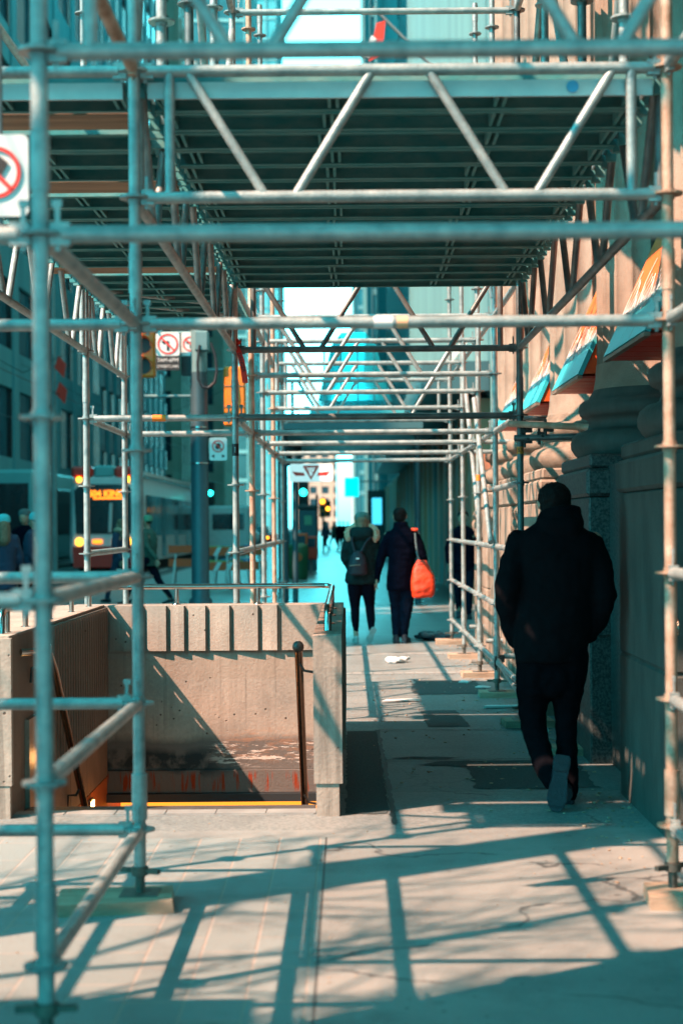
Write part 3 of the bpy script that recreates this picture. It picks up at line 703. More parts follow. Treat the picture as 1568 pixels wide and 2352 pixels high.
def rail(pts, name, mat, n=12, r=RR): return MB().path(pts, r, n).build(name, mat, st)
rb = rail([(-1.80, 11.22, 1.06), (-.9, 11.22, 1.06), (-.19, 11.22, 1.06), (-.15, 11.21, 1.058), (-.13, 11.17, 1.055), (-.125, 11.0, 1.055), (-.122, 9.5, 1.055), (-.12, 8.42, 1.055), (-.12, 8.36, 1.045), (-.12, 8.33, 1.01), (-.12, 8.32, .93)], 'top_rail', 'stainless')
rail([(-1.84, 8.16, .925), (-1.84, 8.165, 1.02), (-1.84, 8.19, 1.05), (-1.84, 8.25, 1.06), (-1.83, 9.5, 1.06), (-1.815, 11.15, 1.06), (-1.80, 11.22, 1.06)], 'top_rail', 'stainless')
def rpost(x, y):
    p = MB().tube((x, y, .925), (x, y, 1.05), .0165, 12); p.lathe((x, y, .925), [(.034, 0), (.034, .010), (.022, .016)], 16); p.build('rail_post', 'stainless', st)
for x in (-1.255, -.665): rpost(x, 11.22)
for y in (8.28, 8.75, 9.45, 10.2, 10.9): rpost(-1.835, y)
for y in (8.9, 9.7, 10.5): rpost(-.121, y)
h1 = rail([(-.30, 8.93, .79), (-.30, 9.00, .74), (-.30, 11.4, -1.84)], 'handrail', 'copper_rail', r=.024)
h2 = rail([(-1.665, 8.30, .80), (-1.665, 8.55, .80), (-1.665, 8.70, .70), (-1.665, 11.2, -1.76)], 'handrail', 'copper_rail', r=.022)
MB().ball((-.30, 8.90, .80), .034).build('rail_knob', 'iron', h1)
for y, z in ((9.02, .70), (9.86, -.22)): MB().path([(-.30, y, z), (-.27, y, z-.05), (-.21, y, z-.06), (-.193, y, z-.06)], .008, 8).build('rail_bracket', 'iron', h1)
for y, z in ((8.45, .78), (9.50, -.10)): MB().path([(-1.665, y, z), (-1.69, y, z-.05), (-1.74, y, z-.05), (-1.745, y, z-.13)], .008, 8).build('rail_bracket', 'iron', h2)
MB().path([(-1.735, 8.15, .84), (-1.66, 8.2, .84), (-1.655, 8.5, .84)], .02, 12).build('rail_stub', 'stainless', st)
lt = bpy.data.lights.new('stair_light', 'POINT'); lt.energy = 6; lt.color = (1, .36, .07); lt.shadow_soft_size = .15
lo = bpy.data.objects.new('stair_light', lt); lo.location = (-1.25, 12.6, -.85); COL.objects.link(lo)
lt = bpy.data.lights.new('wall_lamp_light', 'POINT'); lt.energy = 1.0; lt.color = (1, .38, .10); lt.shadow_soft_size = .04
lo = bpy.data.objects.new('wall_lamp_light', lt); lo.location = (-1.55, 10.28, -.60); COL.objects.link(lo)
lt = bpy.data.lights.new('wall_lamp_light', 'POINT'); lt.energy = .25; lt.color = (1, .45, .15); lt.shadow_soft_size = .04
lo = bpy.data.objects.new('wall_lamp_light', lt); lo.location = (-1.66, 8.66, .21); COL.objects.link(lo)

# ================================================================ STONE BUILDING, RIGHT
sb = thing('stone_building', 'classical limestone building with fluted columns on dark granite pedestals', 'building', (1.5, 10, 0))
cols = [5.5, 7.9, 10.3, 12.7, 15.1, 17.5]
MB().box(2.45, 14, 3.0, 19.0, -.1, 24).build('wall', 'limestone', sb)
MB().box(1.62, 2.448, 2.2, 19.0, -.1, 1.86).build('plinth_course', 'granite', sb)
for yc in cols:
    p = MB(); p.cham(1.49, 2.6, yc-.68, yc+.66, -.1, .78, .010); p.box(1.50, 2.6, yc-.67, yc+.65, .781, .789); p.cham(1.49, 2.6, yc-.68, yc+.66, .79, 1.66, .010); p.cham(1.475, 2.6, yc-.695, yc+.675, 1.665, 1.84, .02); p.cham(1.50, 2.6, yc-.66, yc+.64, 1.845, 1.93, .015)
    ped = p.build('pedestal', 'pier_stone' if yc < 9 else 'granite' if yc < 12 else 'limestone', sb)
    b_ = MB(); cx = 2.07
    prof = [(.54, 1.932), (.56, 1.95), (.585, 1.99), (.588, 2.03), (.575, 2.07), (.54, 2.10), (.50, 2.11), (.475, 2.125), (.465, 2.16), (.48, 2.19), (.51, 2.20), (.525, 2.215), (.535, 2.25), (.525, 2.29), (.50, 2.31), (.47, 2.315), (.46, 2.34), (.435, 2.38)]
    b_.lathe((cx, yc, 0), prof, 40); cb = b_.build('column_base', 'pier_stone' if yc < 11 else 'limestone_carved', sb)  # nearer bases use a darker stone, their shade put into the colour
    s_ = MB(); s_.lathe((cx, yc, 0), [(.435, 2.38), (.42, 2.46), (.415, 2.55)], 40, True)
    s_.lathe((cx, yc, 0), [(.415, 2.52), (.40, 9.5)], 240, True, flute=.035, flutes=20); s_.build('column_shaft', 'limestone', sb)
    MB().box(1.5, 2.46, yc-.6, yc+.6, 9.5, 9.9).build('capital', 'limestone_carved', sb)
MB().box(1.45, 14, 2.0, 19.2, 9.9, 12).build('cornice', 'limestone', sb)
for a, b in zip(cols, cols[1:]):          # windows behind the columns
    w = MB().box(2.42, 2.449, a+.62, b-.62, 3.0, 7.5).build('window', 'bld_window', sb)
    f = MB(); 
    for yy in (a+.60, (a+b)/2, b-.62): f.box(2.40, 2.419, yy, yy+.04, 2.98, 7.5)
    for z in (4.4, 5.9): f.box(2.40, 2.418, a+.6, b-.6, z, z+.04)
    f.build('window_frame', 'limestone_carved', w)
# carved scroll stones between the pedestals
for yc in (13.9, 16.3, 18.4):
    s_ = MB(); s_.cham(1.52, 2.4, yc-.45, yc+.45, -.05, 1.3, .02); s_.build('pedestal_stone', 'limestone', sb)
    s_ = MB()
    for t in range(5): s_.ball((1.62+.05*(t % 2), yc-.4+t*.19, 1.42+.05*sin(t*2)), .14, 1, 1, .8)
    for t in range(4): s_.ball((1.60, yc-.3+t*.2, 1.60), .11, 1, 1.1, .7)
    finish(s_.build('carved_scroll', 'limestone_carved', sb), .02, 2, .015, 12)
# little iron scroll at the right edge
sc = MB(); pts = []
for i in range(40):
    a = i*.42; r = .004+.0011*i; pts.append((1.478, 7.0+r*cos(a)*.8, 1.02+r*sin(a)))
sc.path(pts, .004, 6); sc.build('iron_scroll', 'copper_rail', sb)

# picture boards between the columns
for n_, (a, b) in enumerate(((8.34, 9.70), (10.78, 12.16), (13.18, 14.56), (15.58, 16.96))):
    names = ['closest and largest orange and cyan picture awning, right behind the sunlit peach post', 'orange and cyan picture awning hung between the dark column and the sunlit one', 'small picture awning seen just right of the black scaffold post', 'farthest picture awning, partly hidden left of the black scaffold post']
    t = thing('picture_awning', names[n_], 'awning', (1.6, (a+b)/2, 2.54), 'picture awnings between the columns')
    x0, x1, z0, z1 = 1.60, 2.30, 2.54, 4.08
    MB().add([(x0, a, z0), (x0, b, z0), (x1, b, z1), (x1, a, z1), (x0+.03, a, z0-.012), (x0+.03, b, z0-.012), (x1+.03, b, z1-.012), (x1+.03, a, z1-.012)],
             [(0, 1, 2, 3)[::-1], (4, 5, 6, 7), (0, 4, 5, 1), (3, 2, 6, 7), (0, 3, 7, 4), (1, 5, 6, 2)]).build('picture_board', 'banner_print', t)
    MB().prism([(x0+.04, a+.012, z0), (x1+.02, a+.012, z1-.03), (x1+.02, a+.012, z0)], (0, .02, 0)).build('side_panel', 'orange_plastic', t)
    MB().prism([(x0+.04, b-.032, z0), (x1+.02, b-.032, z1-.03), (x1+.02, b-.032, z0)], (0, .02, 0)).build('side_panel', 'orange_plastic', t)
    s_ = MB()
    for i in range(5): s_.box(x0+.03, x1, a+.03+i*(b-a-.06)/5, a+.03+(i+1)*(b-a-.06)/5-.02, z0-.03, z0-.013)
    s_.build('underside_slats', 'red_box', t)
    MB().box(x0-.004, x0+.03, a-.004, b+.004, z0-.034, z0-.012).build('edge_trim', 'panel_plate', t)
    # white brush lettering on the slope
    random.seed(n_); sl = Vector((x1-x0, 0, z1-z0)).normalized(); nrm = Vector((-sl.z, 0, sl.x)); lm = MB()
    for i in range(13):
        yy = b-.12-i*(b-a-.22)/13; base_ = Vector((x0, yy, z0))+sl*(.26+.03*sin(i*1.3)); hgt = (.30 if i in (0, 5) else .10+.12*random.random())
        p0 = base_+nrm*.006; pts = [p0+sl*(hgt*u)+Vector((0, .035*sin(u*pi*1.6+i), 0)) for u in (0, .25, .5, .75, 1)]
        w = .008
        lm.loft([[p+Vector((0, w, 0)), p-Vector((0, w, 0)), p-Vector((0, w, 0))+nrm*.002, p+Vector((0, w, 0))+nrm*.002] for p in pts], False)
        if i < 12: 
            q0 = pts[0]; q1 = q0+Vector((0, -(b-a-.22)/13, 0))
            lm.loft([[q+sl*w, q-sl*w, q-sl*w+nrm*.002, q+sl*w+nrm*.002] for q in (q0, q0.lerp(q1, .5)-sl*.03, q1)], False)
    lm.build('brush_lettering', 'white_ink', t)

# ================================================================ PEOPLE
def fingers(mb, wrist, dirn, side, r=.008, L_=.085, curl=.4, thumb_dir=None):
    w = Vector(wrist); d = Vector(dirn).normalized(); s_ = Vector(side).normalized(); n_ = d.cross(s_).normalized()
    mb.obox(w+d*.045, .08, .03, .09, Matrix((s_, n_, d)).transposed())
    for i, l in enumerate((.85, .98, 1.0, .8)):
        b0 = w+d*.085+s_*(-.03+i*.02); b1 = b0+(d+n_*curl*.5)*L_*l*.5; b2 = b1+(d*.4+n_*curl*1.6)*L_*l*.4
        limb(mb, [(*b0, r), (*b1, r*.95), (*b2, r*.8)], 8)
    t0 = w+d*.02-s_*.035; t1 = t0-s_*.025+d*.035; t2 = t1+d*.03+n_*.012
    limb(mb, [(*t0, r*1.3), (*t1, r*1.15), (*t2, r)], 8)
def head(mb, c, r=.088, face=(0, 1, 0)):
    f = Vector(face).normalized(); s_ = f.cross(Vector((0, 0, 1))).normalized(); c = Vector(c)
    mb.ball(c, r, .92, 1.0, 1.22, 20, 12); mb.ball(c+f*.02-Vector((0, 0, .06)), r*.72, 1, 1, .95, 16, 9)
    limb(mb, [(*(c+f*.085-Vector((0, 0, .0))), .010), (*(c+f*.105-Vector((0, 0, .025))), .015)], 8)
    limb(mb, [(*(c+f*.082-s_*.02-Vector((0, 0, .06))), .008), (*(c+f*.082+s_*.02-Vector((0, 0, .06))), .008)], 8)
    for k_ in (-1, 1):
        mb.ball(c+s_*k_*r*.95-f*.0-Vector((0, 0, .012)), .026, .45, .75, 1.2, 10, 6)
        mb.ball(c+f*.078+s_*k_*.032+Vector((0, 0, .012)), .012, 1, .7, .8, 8, 6)
def shoe(name, mat, parent, toe, heel, w=.048, hgt=.09, sole_mat='sole_rubber', upN=None):
    """shoe from heel to toe points (both on the sole plane); upN = normal away from the sole"""
    toe = Vector(toe); heel = Vector(heel); d = (toe-heel).normalized()
    up = Vector(upN or (0, 0, 1)); up = (up-d*up.dot(d)).normalized(); s_ = d.cross(up); Ln = (toe-heel).length
    mb = MB(); rings = []
    for t, ww, hh in ((0, .55, .75), (.08, .8, 1.0), (.25, .82, 1.0), (.42, .80, .85), (.6, .95, .62), (.78, 1.0, .48), (.92, .78, .38), (1, .35, .22)):
        c = heel+d*Ln*t
        ring = []
        for k_ in range(14):
            a = 2*pi*k_/14; x = cos(a)*ww*w; z = sin(a); z = (z*.5+.5)*hh*hgt if z > 0 else (z*.12+.5)*hh*hgt*1.0-.38*hh*hgt*0
            z = (sin(a)*.5+.5)*hh*hgt
            ring.append(c+s_*x+up*(z+.012))
        rings.append(ring)
    mb.loft(rings); o = mb.build(name, mat, parent)
    sb_ = MB(); outl = []
    prof = [(0, .62), (.05, .82), (.15, .88), (.3, .78), (.42, .70), (.55, .85), (.7, 1.0), (.82, .98), (.93, .78), (1.02, .35)]
    L1 = [heel+d*Ln*t+s_*w*ww for t, ww in prof]; L2 = [heel+d*Ln*t-s_*w*ww for t, ww in prof]
    ring = L1+L2[::-1]; sb_.loft([[p+up*.016 for p in ring], [p for p in ring]], False)
    # recessed waist: heel block and forefoot pad stand proud
    for t0, t1 in ((.03, .30), (.45, .96)):
        seg = [(t, ww) for t, ww in prof if t0 <= t <= t1]
        rr = [heel+d*Ln*t+s_*w*ww*.88 for t, ww in seg]+[heel+d*Ln*t-s_*w*ww*.88 for t, ww in seg][::-1]
        sb_.loft([[p-up*.0005 for p in rr], [p-up*.006 for p in rr]], False)
    sb_.build('shoe_sole', sole_mat, o)
    return o
# --- man in black, close on the right
X0, Y0 = 1.111, 8.34
man = thing('person', 'person in black coat and trousers walking away beside the dark stone wall, hands in pockets', 'person', (X0, Y0, 0))
def A(x, y, z): return (X0+x, Y0+y, z)
b_ = MB(); head(b_, A(-.003, .03, 1.615)); limb(b_, [(*A(0, 0, 1.54), .055), (*A(0, -.01, 1.44), .06)])
ell(b_, [(*A(0, 0, .86), .15, .10), (*A(0, 0, 1.0), .155, .10), (*A(0, 0, 1.2), .17, .105), (*A(0, 0, 1.38), .19, .10), (*A(0, 0, 1.45), .10, .07)])
for s_, el, ha in ((-1, (-.262, -.06, 1.165), (-.17, .06, .93)), (1, (.243, -.06, 1.12), (.14, .06, .93))):
    limb(b_, [(*A(s_*.20, 0, 1.40), .055), (*A(*el), .042), (*A(*ha), .028)]); fingers(b_, A(*ha), (-.2*s_, .3, -1), (0, 1, 0))
limb(b_, [(*A(.07, 0, .88), .08), (*A(.045, .04, .46), .045), (*A(.047, -.04, .09), .032)]); limb(b_, [(*A(-.10, 0, .88), .08), (*A(-.118, .045, .45), .036), (*A(-.062, -.155, .17), .026)])
finish(b_.build('body', 'skin', man), .009, 2)
c_ = MB()
ell(c_, [(*A(-.03, 0, .755), .192, .13), (*A(-.035, 0, .80), .197, .14), (*A(-.02, 0, .95), .215, .15), (*A(-.01, 0, 1.10), .225, .155), (*A(0, 0, 1.25), .24, .155), (*A(0, 0, 1.36), .25, .145), (*A(.0, -.01, 1.43), .225, .125), (*A(.0, -.01, 1.475), .15, .11), (*A(.015, -.01, 1.51), .122, .10), (*A(.025, -.01, 1.55), .115, .10), (*A(.035, -.015, 1.59), .098, .09)])
limb(c_, [(*A(-.195, 0, 1.395), .075), (*A(-.235, -.03, 1.27), .078), (*A(-.268, -.06, 1.165), .072), (*A(-.262, -.02, 1.05), .066), (*A(-.235, .04, .95), .062), (*A(-.205, .08, .87), .058)])
limb(c_, [(*A(.185, 0, 1.375), .080), (*A(.225, -.03, 1.25), .076), (*A(.245, -.06, 1.12), .070), (*A(.242, -.04, 1.06), .068), (*A(.205, .02, .95), .060), (*A(.175, .06, .885), .050)])
limb(c_, [(*A(.085, -.04, 1.555), .048), (*A(.098, -.05, 1.50), .052), (*A(.06, -.09, 1.47), .06), (*A(-.03, -.09, 1.48), .05), (*A(-.07, -.03, 1.51), .045)])
c_.ball(A(.19, .06, .872), .045, 1, 1.2, .6)
finish(c_.build('coat', 'black_cloth', man), .009, 5, .010, 9, 3)
t_ = MB()
limb(t_, [(*A(.06, 0, .80), .115), (*A(.058, .02, .62), .095), (*A(.055, .04, .47), .066), (*A(.055, .03, .36), .060), (*A(.050, -.01, .22), .057), (*A(.05, -.05, .10), .058), (*A(.042, -.06, .05), .053)])
limb(t_, [(*A(-.105, 0, .80), .115), (*A(-.120, .02, .62), .098), (*A(-.126, .05, .48), .080), (*A(-.120, .005, .37), .069), (*A(-.092, -.06, .26), .060), (*A(-.070, -.13, .18), .060), (*A(-.045, -.175, .14), .058)])
ell(t_, [(*A(-.025, 0, .56), .06, .07), (*A(-.02, 0, .64), .13, .10), (*A(-.02, 0, .9), .16, .12)])
finish(t_.build('trousers', 'black_trouser', man), .009, 4, .010, 11, 8)
shoe('shoe', 'boot', man, A(.03, .17, .006), A(.035, -.12, .006), .050, .10)
shoe('shoe', 'boot', man, A(-.055, -.33, .012), A(-.005, -.245, .285), .053, .085, upN=(0.12, 1.0, -.1))
h_ = MB(); h_.ball(A(-.003, .018, 1.635), .096, .95, 1.02, .92, 22, 12); h_.ball(A(-.003, .005, 1.60), .088, .95, .9, .95, 18, 10); finish(h_.build('hair', 'hair_dark', man), .008, 2, .006, 40)

# --- couple
X1, Y1 = .149, 19.6
wm = thing('person', 'woman in green parka with fur hood and backpack walking away, holding a man\'s hand', 'person', (X1, Y1, 0))
def A(x, y, z): return (X1+x, Y1+y, z)
b_ = MB(); head(b_, A(.01, .02, 1.555)); limb(b_, [(*A(0, 0, 1.46), .045), (*A(0, 0, 1.38), .05)])
ell(b_, [(*A(0, 0, .82), .14, .10), (*A(0, 0, 1.0), .12, .09), (*A(0, 0, 1.3), .15, .09), (*A(0, 0, 1.38), .08, .07)])
limb(b_, [(*A(-.15, 0, 1.30), .045), (*A(-.215, -.03, 1.07), .035), (*A(-.12, .08, .95), .025)]); limb(b_, [(*A(.15, 0, 1.30), .045), (*A(.20, 0, 1.03), .035), (*A(.175, .0, .80), .026)])
fingers(b_, A(.175, 0, .80), (-.1, 0, -1), (0, 1, 0), .010); fingers(b_, A(-.12, .08, .95), (.4, .3, -.6), (0, 1, 0), .010)
limb(b_, [(*A(-.09, 0, .80), .08), (*A(-.09, .02, .45), .05), (*A(-.075, 0, .08), .032)]); limb(b_, [(*A(.09, 0, .80), .08), (*A(.10, .05, .45), .05), (*A(.12, -.15, .16), .032)])
finish(b_.build('body', 'skin', wm), .011, 2)
c_ = MB()
ell(c_, [(*A(-.0, 0, .745), .205, .15), (*A(0, 0, .80), .21, .155), (*A(0, 0, .92), .195, .15), (*A(0, 0, 1.08), .185, .14), (*A(0, 0, 1.22), .20, .14), (*A(0, 0, 1.32), .185, .12), (*A(0, 0, 1.40), .12, .10)])
limb(c_, [(*A(-.15, 0, 1.29), .075), (*A(-.19, -.03, 1.17), .068), (*A(-.205, -.03, 1.07), .062), (*A(-.15, .05, .97), .055)])
limb(c_, [(*A(.15, 0, 1.29), .075), (*A(.19, 0, 1.10), .066), (*A(.195, 0, .95), .056), (*A(.18, 0, .82), .05)])
finish(c_.build('parka', 'parka', wm), .012, 4, .012, 14, 2)
hd = MB(); ell(hd, [(*A(.0, -.05, 1.30), .13, .09), (*A(0, -.07, 1.36), .155, .11), (*A(0, -.06, 1.43), .15, .10), (*A(0, -.03, 1.47), .12, .08)]); finish(hd.build('hood', 'parka', wm), .012, 3)
fr = MB(); pts = []
for i in range(15):
    a = radians(-25+230*i/14); pts.append((*A(.01+.180*cos(a), -.04+.04*sin(a), 1.37+.115*sin(a)), .044+.008*random.random()))
limb(fr, pts, 10); finish(fr.build('fur_trim', 'fur', wm), .010, 1, .020, 30)
h_ = MB(); h_.ball(A(.01, .01, 1.575), .092, .98, 1, .9, 18, 10); limb(h_, [(*A(.01, -.02, 1.55), .085), (*A(.01, -.03, 1.46), .08)]); finish(h_.build('hair', 'hair_brown', wm), .011, 1, .008, 30)
MB().lathe(A(.01, .012, 1.575), [(.098, -.02), (.100, .02), (.088, .055), (.055, .08), (.01, .09)], 20).build('beanie', 'beanie_teal', wm)
t_ = MB(); limb(t_, [(*A(-.085, 0, .80), .105), (*A(-.09, 0, .66), .092), (*A(-.085, .03, .45), .062), (*A(-.085, 0, .30), .056), (*A(-.075, 0, .16), .036)])
limb(t_, [(*A(.085, 0, .80), .105), (*A(.09, .02, .66), .092), (*A(.105, .06, .45), .062), (*A(.115, -.05, .30), .056), (*A(.118, -.14, .18), .036)])
finish(t_.build('leggings', 'black_legging', wm), .011, 3)
shoe('shoe', 'sneaker', wm, A(-.085, .13, .004), A(-.07, -.09, .004), .042, .075, 'sneaker'); shoe('shoe', 'sneaker', wm, A(.075, -.16, .02), A(.15, -.23, .19), .042, .07, 'sneaker', upN=(0, 1, 0))
bpk = thing('backpack', 'small dark backpack with gold zip on the woman in the fur hood parka', 'backpack', A(-.045, -.2, .86))
q = MB(); ell(q, [(*A(-.045, -.19, .86), .07, .05), (*A(-.045, -.19, .88), .115, .075), (*A(-.045, -.19, 1.0), .118, .08), (*A(-.045, -.18, 1.10), .09, .06), (*A(-.045, -.17, 1.17), .05, .035)]); finish(q.build('pack_body', 'backpack', bpk), .01, 3)
MB().path([A(-.15, -.262, .985), A(-.09, -.276, .992), A(-.02, -.275, .995)], .006, 6).build('zip', 'panel_plate', bpk)
MB().box(*[v for p in ((X1-.07, X1-.03), (Y1-.275, Y1-.262), (1.065, 1.085)) for v in p]).build('patch', 'white_ink', bpk)
for sg in (-1, 1): MB().path([A(-.045+sg*.035, -.20, 1.15), A(-.03+sg*.085, -.165, 1.27), A(-.0+sg*.12, -.12, 1.345)], .015, 6).build('shoulder_strap', 'backpack', bpk)
X2, Y2 = .664, 19.55
m2 = thing('person', 'man in navy coat walking away with an orange bag on his shoulder', 'person', (X2, Y2, 0))
def A(x, y, z): return (X2+x, Y2+y, z)
b_ = MB(); head(b_, A(-.025, .02, 1.61)); limb(b_, [(*A(-.02, 0, 1.52), .05), (*A(-.01, 0, 1.42), .06)])
ell(b_, [(*A(0, 0, .85), .15, .10), (*A(0, 0, 1.05), .15, .10), (*A(0, 0, 1.35), .18, .10), (*A(0, 0, 1.42), .10, .07)])
limb(b_, [(*A(-.18, 0, 1.36), .05), (*A(-.28, 0, 1.06), .04), (*A(-.325, 0, .82), .028)]); limb(b_, [(*A(.18, 0, 1.36), .05), (*A(.26, -.02, 1.08), .04), (*A(.27, .10, .88), .028)])
fingers(b_, A(-.325, 0, .82), (-.05, 0, -1), (0, 1, 0), .010); fingers(b_, A(.27, .10, .88), (0, .1, -1), (0, 1, 0), .010)
limb(b_, [(*A(-.09, 0, .85), .08), (*A(-.09, .05, .48), .055), (*A(-.085, -.05, .08), .036)]); limb(b_, [(*A(.07, 0, .85), .08), (*A(.075, 0, .48), .055), (*A(.02, 0, .08), .036)])
finish(b_.build('body', 'skin', m2), .011, 2)
c_ = MB(); ell(c_, [(*A(-.035, 0, .665), .165, .13), (*A(-.035, 0, .8), .165, .135), (*A(-.02, 0, .95), .165, .135), (*A(-.0, 0, 1.1), .175, .135), (*A(0, 0, 1.25), .20, .135), (*A(0, 0, 1.34), .20, .13), (*A(0, 0, 1.42), .14, .11), (*A(-.01, 0, 1.47), .10, .09), (*A(-.015, 0, 1.53), .085, .085)])
limb(c_, [(*A(-.155, 0, 1.35), .075), (*A(-.225, 0, 1.2), .07), (*A(-.275, 0, 1.04), .06), (*A(-.31, 0, .90), .05), (*A(-.325, 0, .80), .048)])
limb(c_, [(*A(.155, 0, 1.35), .078), (*A(.22, -.01, 1.2), .072), (*A(.255, -.02, 1.07), .064), (*A(.27, .06, .95), .055)])
finish(c_.build('coat', 'navy_coat', m2), .011, 4, .008, 12, 5)
h_ = MB(); h_.ball(A(-.025, .005, 1.635), .094, .95, 1, .88, 18, 10); h_.ball(A(-.025, -.02, 1.59), .080, 1, .8, .9, 16, 8); finish(h_.build('hair', 'hair_dark', m2), .01, 1, .006, 40)
t_ = MB(); limb(t_, [(*A(-.095, 0, .82), .10), (*A(-.095, .03, .60), .083), (*A(-.085, .05, .45), .070), (*A(-.08, -.02, .16), .056), (*A(-.08, -.03, .10), .052)])
limb(t_, [(*A(.055, 0, .82), .10), (*A(.06, .01, .60), .085), (*A(.06, .01, .45), .075), (*A(.02, 0, .18), .055), (*A(.018, 0, .10), .052)])
finish(t_.build('jeans', 'denim', m2), .011, 3, .006, 16)
shoe('shoe', 'boot', m2, A(-.085, .16, .004), A(-.085, -.10, .004), .045, .10, 'boot'); shoe('shoe', 'boot', m2, A(.075, .14, .004), A(.01, -.12, .004), .046, .10, 'boot')
bag = thing('shoulder_bag', 'bright orange boxy bag hanging from the man in navy', 'bag', A(.245, -.14, .57))
g = MB(); 
ell_r = [(.24, .575, .115, .07), (.25, .60, .135, .09), (.255, .72, .150, .10), (.25, .84, .145, .09), (.235, .94, .11, .07), (.235, 1.03, .068, .04), (.235, 1.05, .055, .03)]
R_ = []
for x, z, rx, ry in ell_r:
    ring = []
    for k_ in range(24):
        a = 2*pi*k_/24; ca, sa = cos(a), sin(a); p = .55
        ring.append(A(x+rx*abs(ca)**p*(1 if ca > 0 else -1), -.17+ry*abs(sa)**p*(1 if sa > 0 else -1), z+.02*(x+rx*ca-.24)))
    R_.append(ring)
g.loft(R_); bo = finish(g.build('bag_body', 'orange_bag', bag), .011, 2, .010, 9, 1)
MB().path([A(.16, -.14, 1.39), A(.165, -.15, 1.3), A(.18, -.16, 1.15), A(.205, -.165, 1.05)], .014, 6).build('bag_strap', 'strap', bag)
MB().path([A(.13, -.06, 1.435), A(.16, -.11, 1.425), A(.185, -.09, 1.43)], .022, 8).build('strap_pad', 'orange_bag', bag)
MB().path([A(.16, -.235, 1.02), A(.21, -.24, 1.03), A(.28, -.235, 1.025)], .006, 6).build('bag_zip', 'iron', bag)

def walker(X, Y, label, coat, legs, hat=None, H=1.72, ang=0.0, stride=.2, hair='hair_dark', face=1, vox=.02, skirt=.75, group=None, scarf=None):
    t = thing('person', label, 'person', (X, Y, 0), group); k_ = H/1.72
    R = Matrix.Rotation(ang, 3, 'Z')
    def T(x, y, z): v = R @ Vector((x*k_, y*k_, z*k_)); return (X+v.x, Y+v.y, v.z)
    b_ = MB(); head(b_, T(0, .02, 1.60), .085*k_, R @ Vector((0, 1, 0)))
    limb(b_, [(*T(0, 0, 1.5), .05), (*T(0, 0, 1.4), .06)], 8); limb(b_, [(*T(-.12, 0, 1.3), .09), (*T(.12, 0, 1.3), .09)], 8); limb(b_, [(*T(0, 0, 1.3), .13), (*T(0, 0, .9), .12)], 8)
    hands = []
    for s_ in (-1, 1):
        sw = stride*s_*.9; hp = T(s_*.23, sw, .86); hands.append(hp)
        limb(b_, [(*T(s_*.17, 0, 1.36), .045), (*T(s_*.23, sw*.3, 1.1), .035), (*hp, .026)], 8); limb(b_, [(*T(s_*.08, 0, .85), .08), (*T(s_*.08, -sw*.9+.05, .46), .05), (*T(s_*.07, -sw*1.6, .06+.04*(s_ > 0)), .035)], 8)
        if vox < .019: fingers(b_, hp, (0, .1, -1), R @ Vector((0, 1, 0)), .011)
    finish(b_.build('body', 'skin', t), vox*.8, 1)
    c_ = MB(); ell(c_, [(*T(0, 0, skirt), .19*k_, .15*k_), (*T(0, 0, 1.0), .18*k_, .14*k_), (*T(0, 0, 1.25), .20*k_, .14*k_), (*T(0, 0, 1.38), .17*k_, .12*k_), (*T(0, 0, 1.47), .09*k_, .09*k_)], 16)
    for s_ in (-1, 1):
        sw = stride*s_*.9; limb(c_, [(*T(s_*.16, 0, 1.36), .075), (*T(s_*.235, sw*.3, 1.1), .062), (*T(s_*.235, sw*.95, .90), .048)], 8)
    finish(c_.build('coat', coat, t), vox, 2, .01, 10, X)
    l_ = MB()
    for s_ in (-1, 1): sw = stride*s_*.9; limb(l_, [(*T(s_*.08, 0, .85), .105), (*T(s_*.085, -sw*.9+.05, .46), .072), (*T(s_*.075, -sw*1.6, .10+.05*(s_ > 0)), .05)], 8)
    finish(l_.build('trousers', legs, t), vox, 2)
    for s_ in (-1, 1):
        sw = stride*s_*.9; shoe('shoe', 'boot', t, T(s_*.08, -sw*1.6+.17, .004), T(s_*.075, -sw*1.6-.08, .004+.05*(s_ > 0)), .045, .08, 'boot')
    h_ = MB(); h_.ball(T(0, 0, 1.63), .095*k_, .95, 1, .9, 14, 8)
    if hair == 'hair_brown': limb(h_, [(*T(0, -.05, 1.55), .10), (*T(0, -.09, 1.35), .11)], 8)
    finish(h_.build('hair', hair, t), vox*.7, 1)
    if hat: MB().lathe(T(0, 0, 1.645), [(.103, -.03), (.104, .02), (.09, .06), (.05, .085), (.01, .092)], 16).build('beanie', hat, t)
    if scarf: MB().lathe(T(0, 0, 1.47), [(.10, -.04), (.15, -.01), (.15, .03), (.09, .07)], 14).build('hood_ruff', scarf, t)
    return t
pmat('cyan_knit', (.08, .55, .6), None, rough=.9); pmat('navy', (.015, .025, .06), (.02, .04, .09), 8, .85); pmat('green_jacket', (.05, .11, .085), (.04, .09, .07), 8, .85)
pmat('lime', (.12, .32, .20), None, rough=.8); pmat('greyhat', (.10, .13, .13), None, rough=.9)
walker(-5.05, 22.6, 'woman with long fair hair and cyan beanie at the far left edge', 'navy', 'navy', 'cyan_knit', 1.68, .2, .12, 'hair_brown', vox=.018, skirt=.6)
walker(-5.45, 26.0, 'man in grey beanie and dark coat among the people at far left', 'navy_coat', 'denim', 'greyhat', 1.80, 2.9, .15, vox=.018)
walker(-4.78, 23.6, 'person in quilted navy jacket right of the long haired woman', 'navy', 'denim', 'cyan_knit', 1.72, 1.2, .2, vox=.018)
walker(-3.86, 29.6, 'person in green beanie and grey green jacket striding left past the streetcar', 'green_jacket', 'denim', 'lime', 1.70, 1.35, .30, vox=.018)
walker(-4.50, 30.5, 'person with pale fur hood walking in front of the streetcar', 'navy', 'navy', None, 1.66, 1.0, .22, 'hair_brown', vox=.018, scarf='fur')
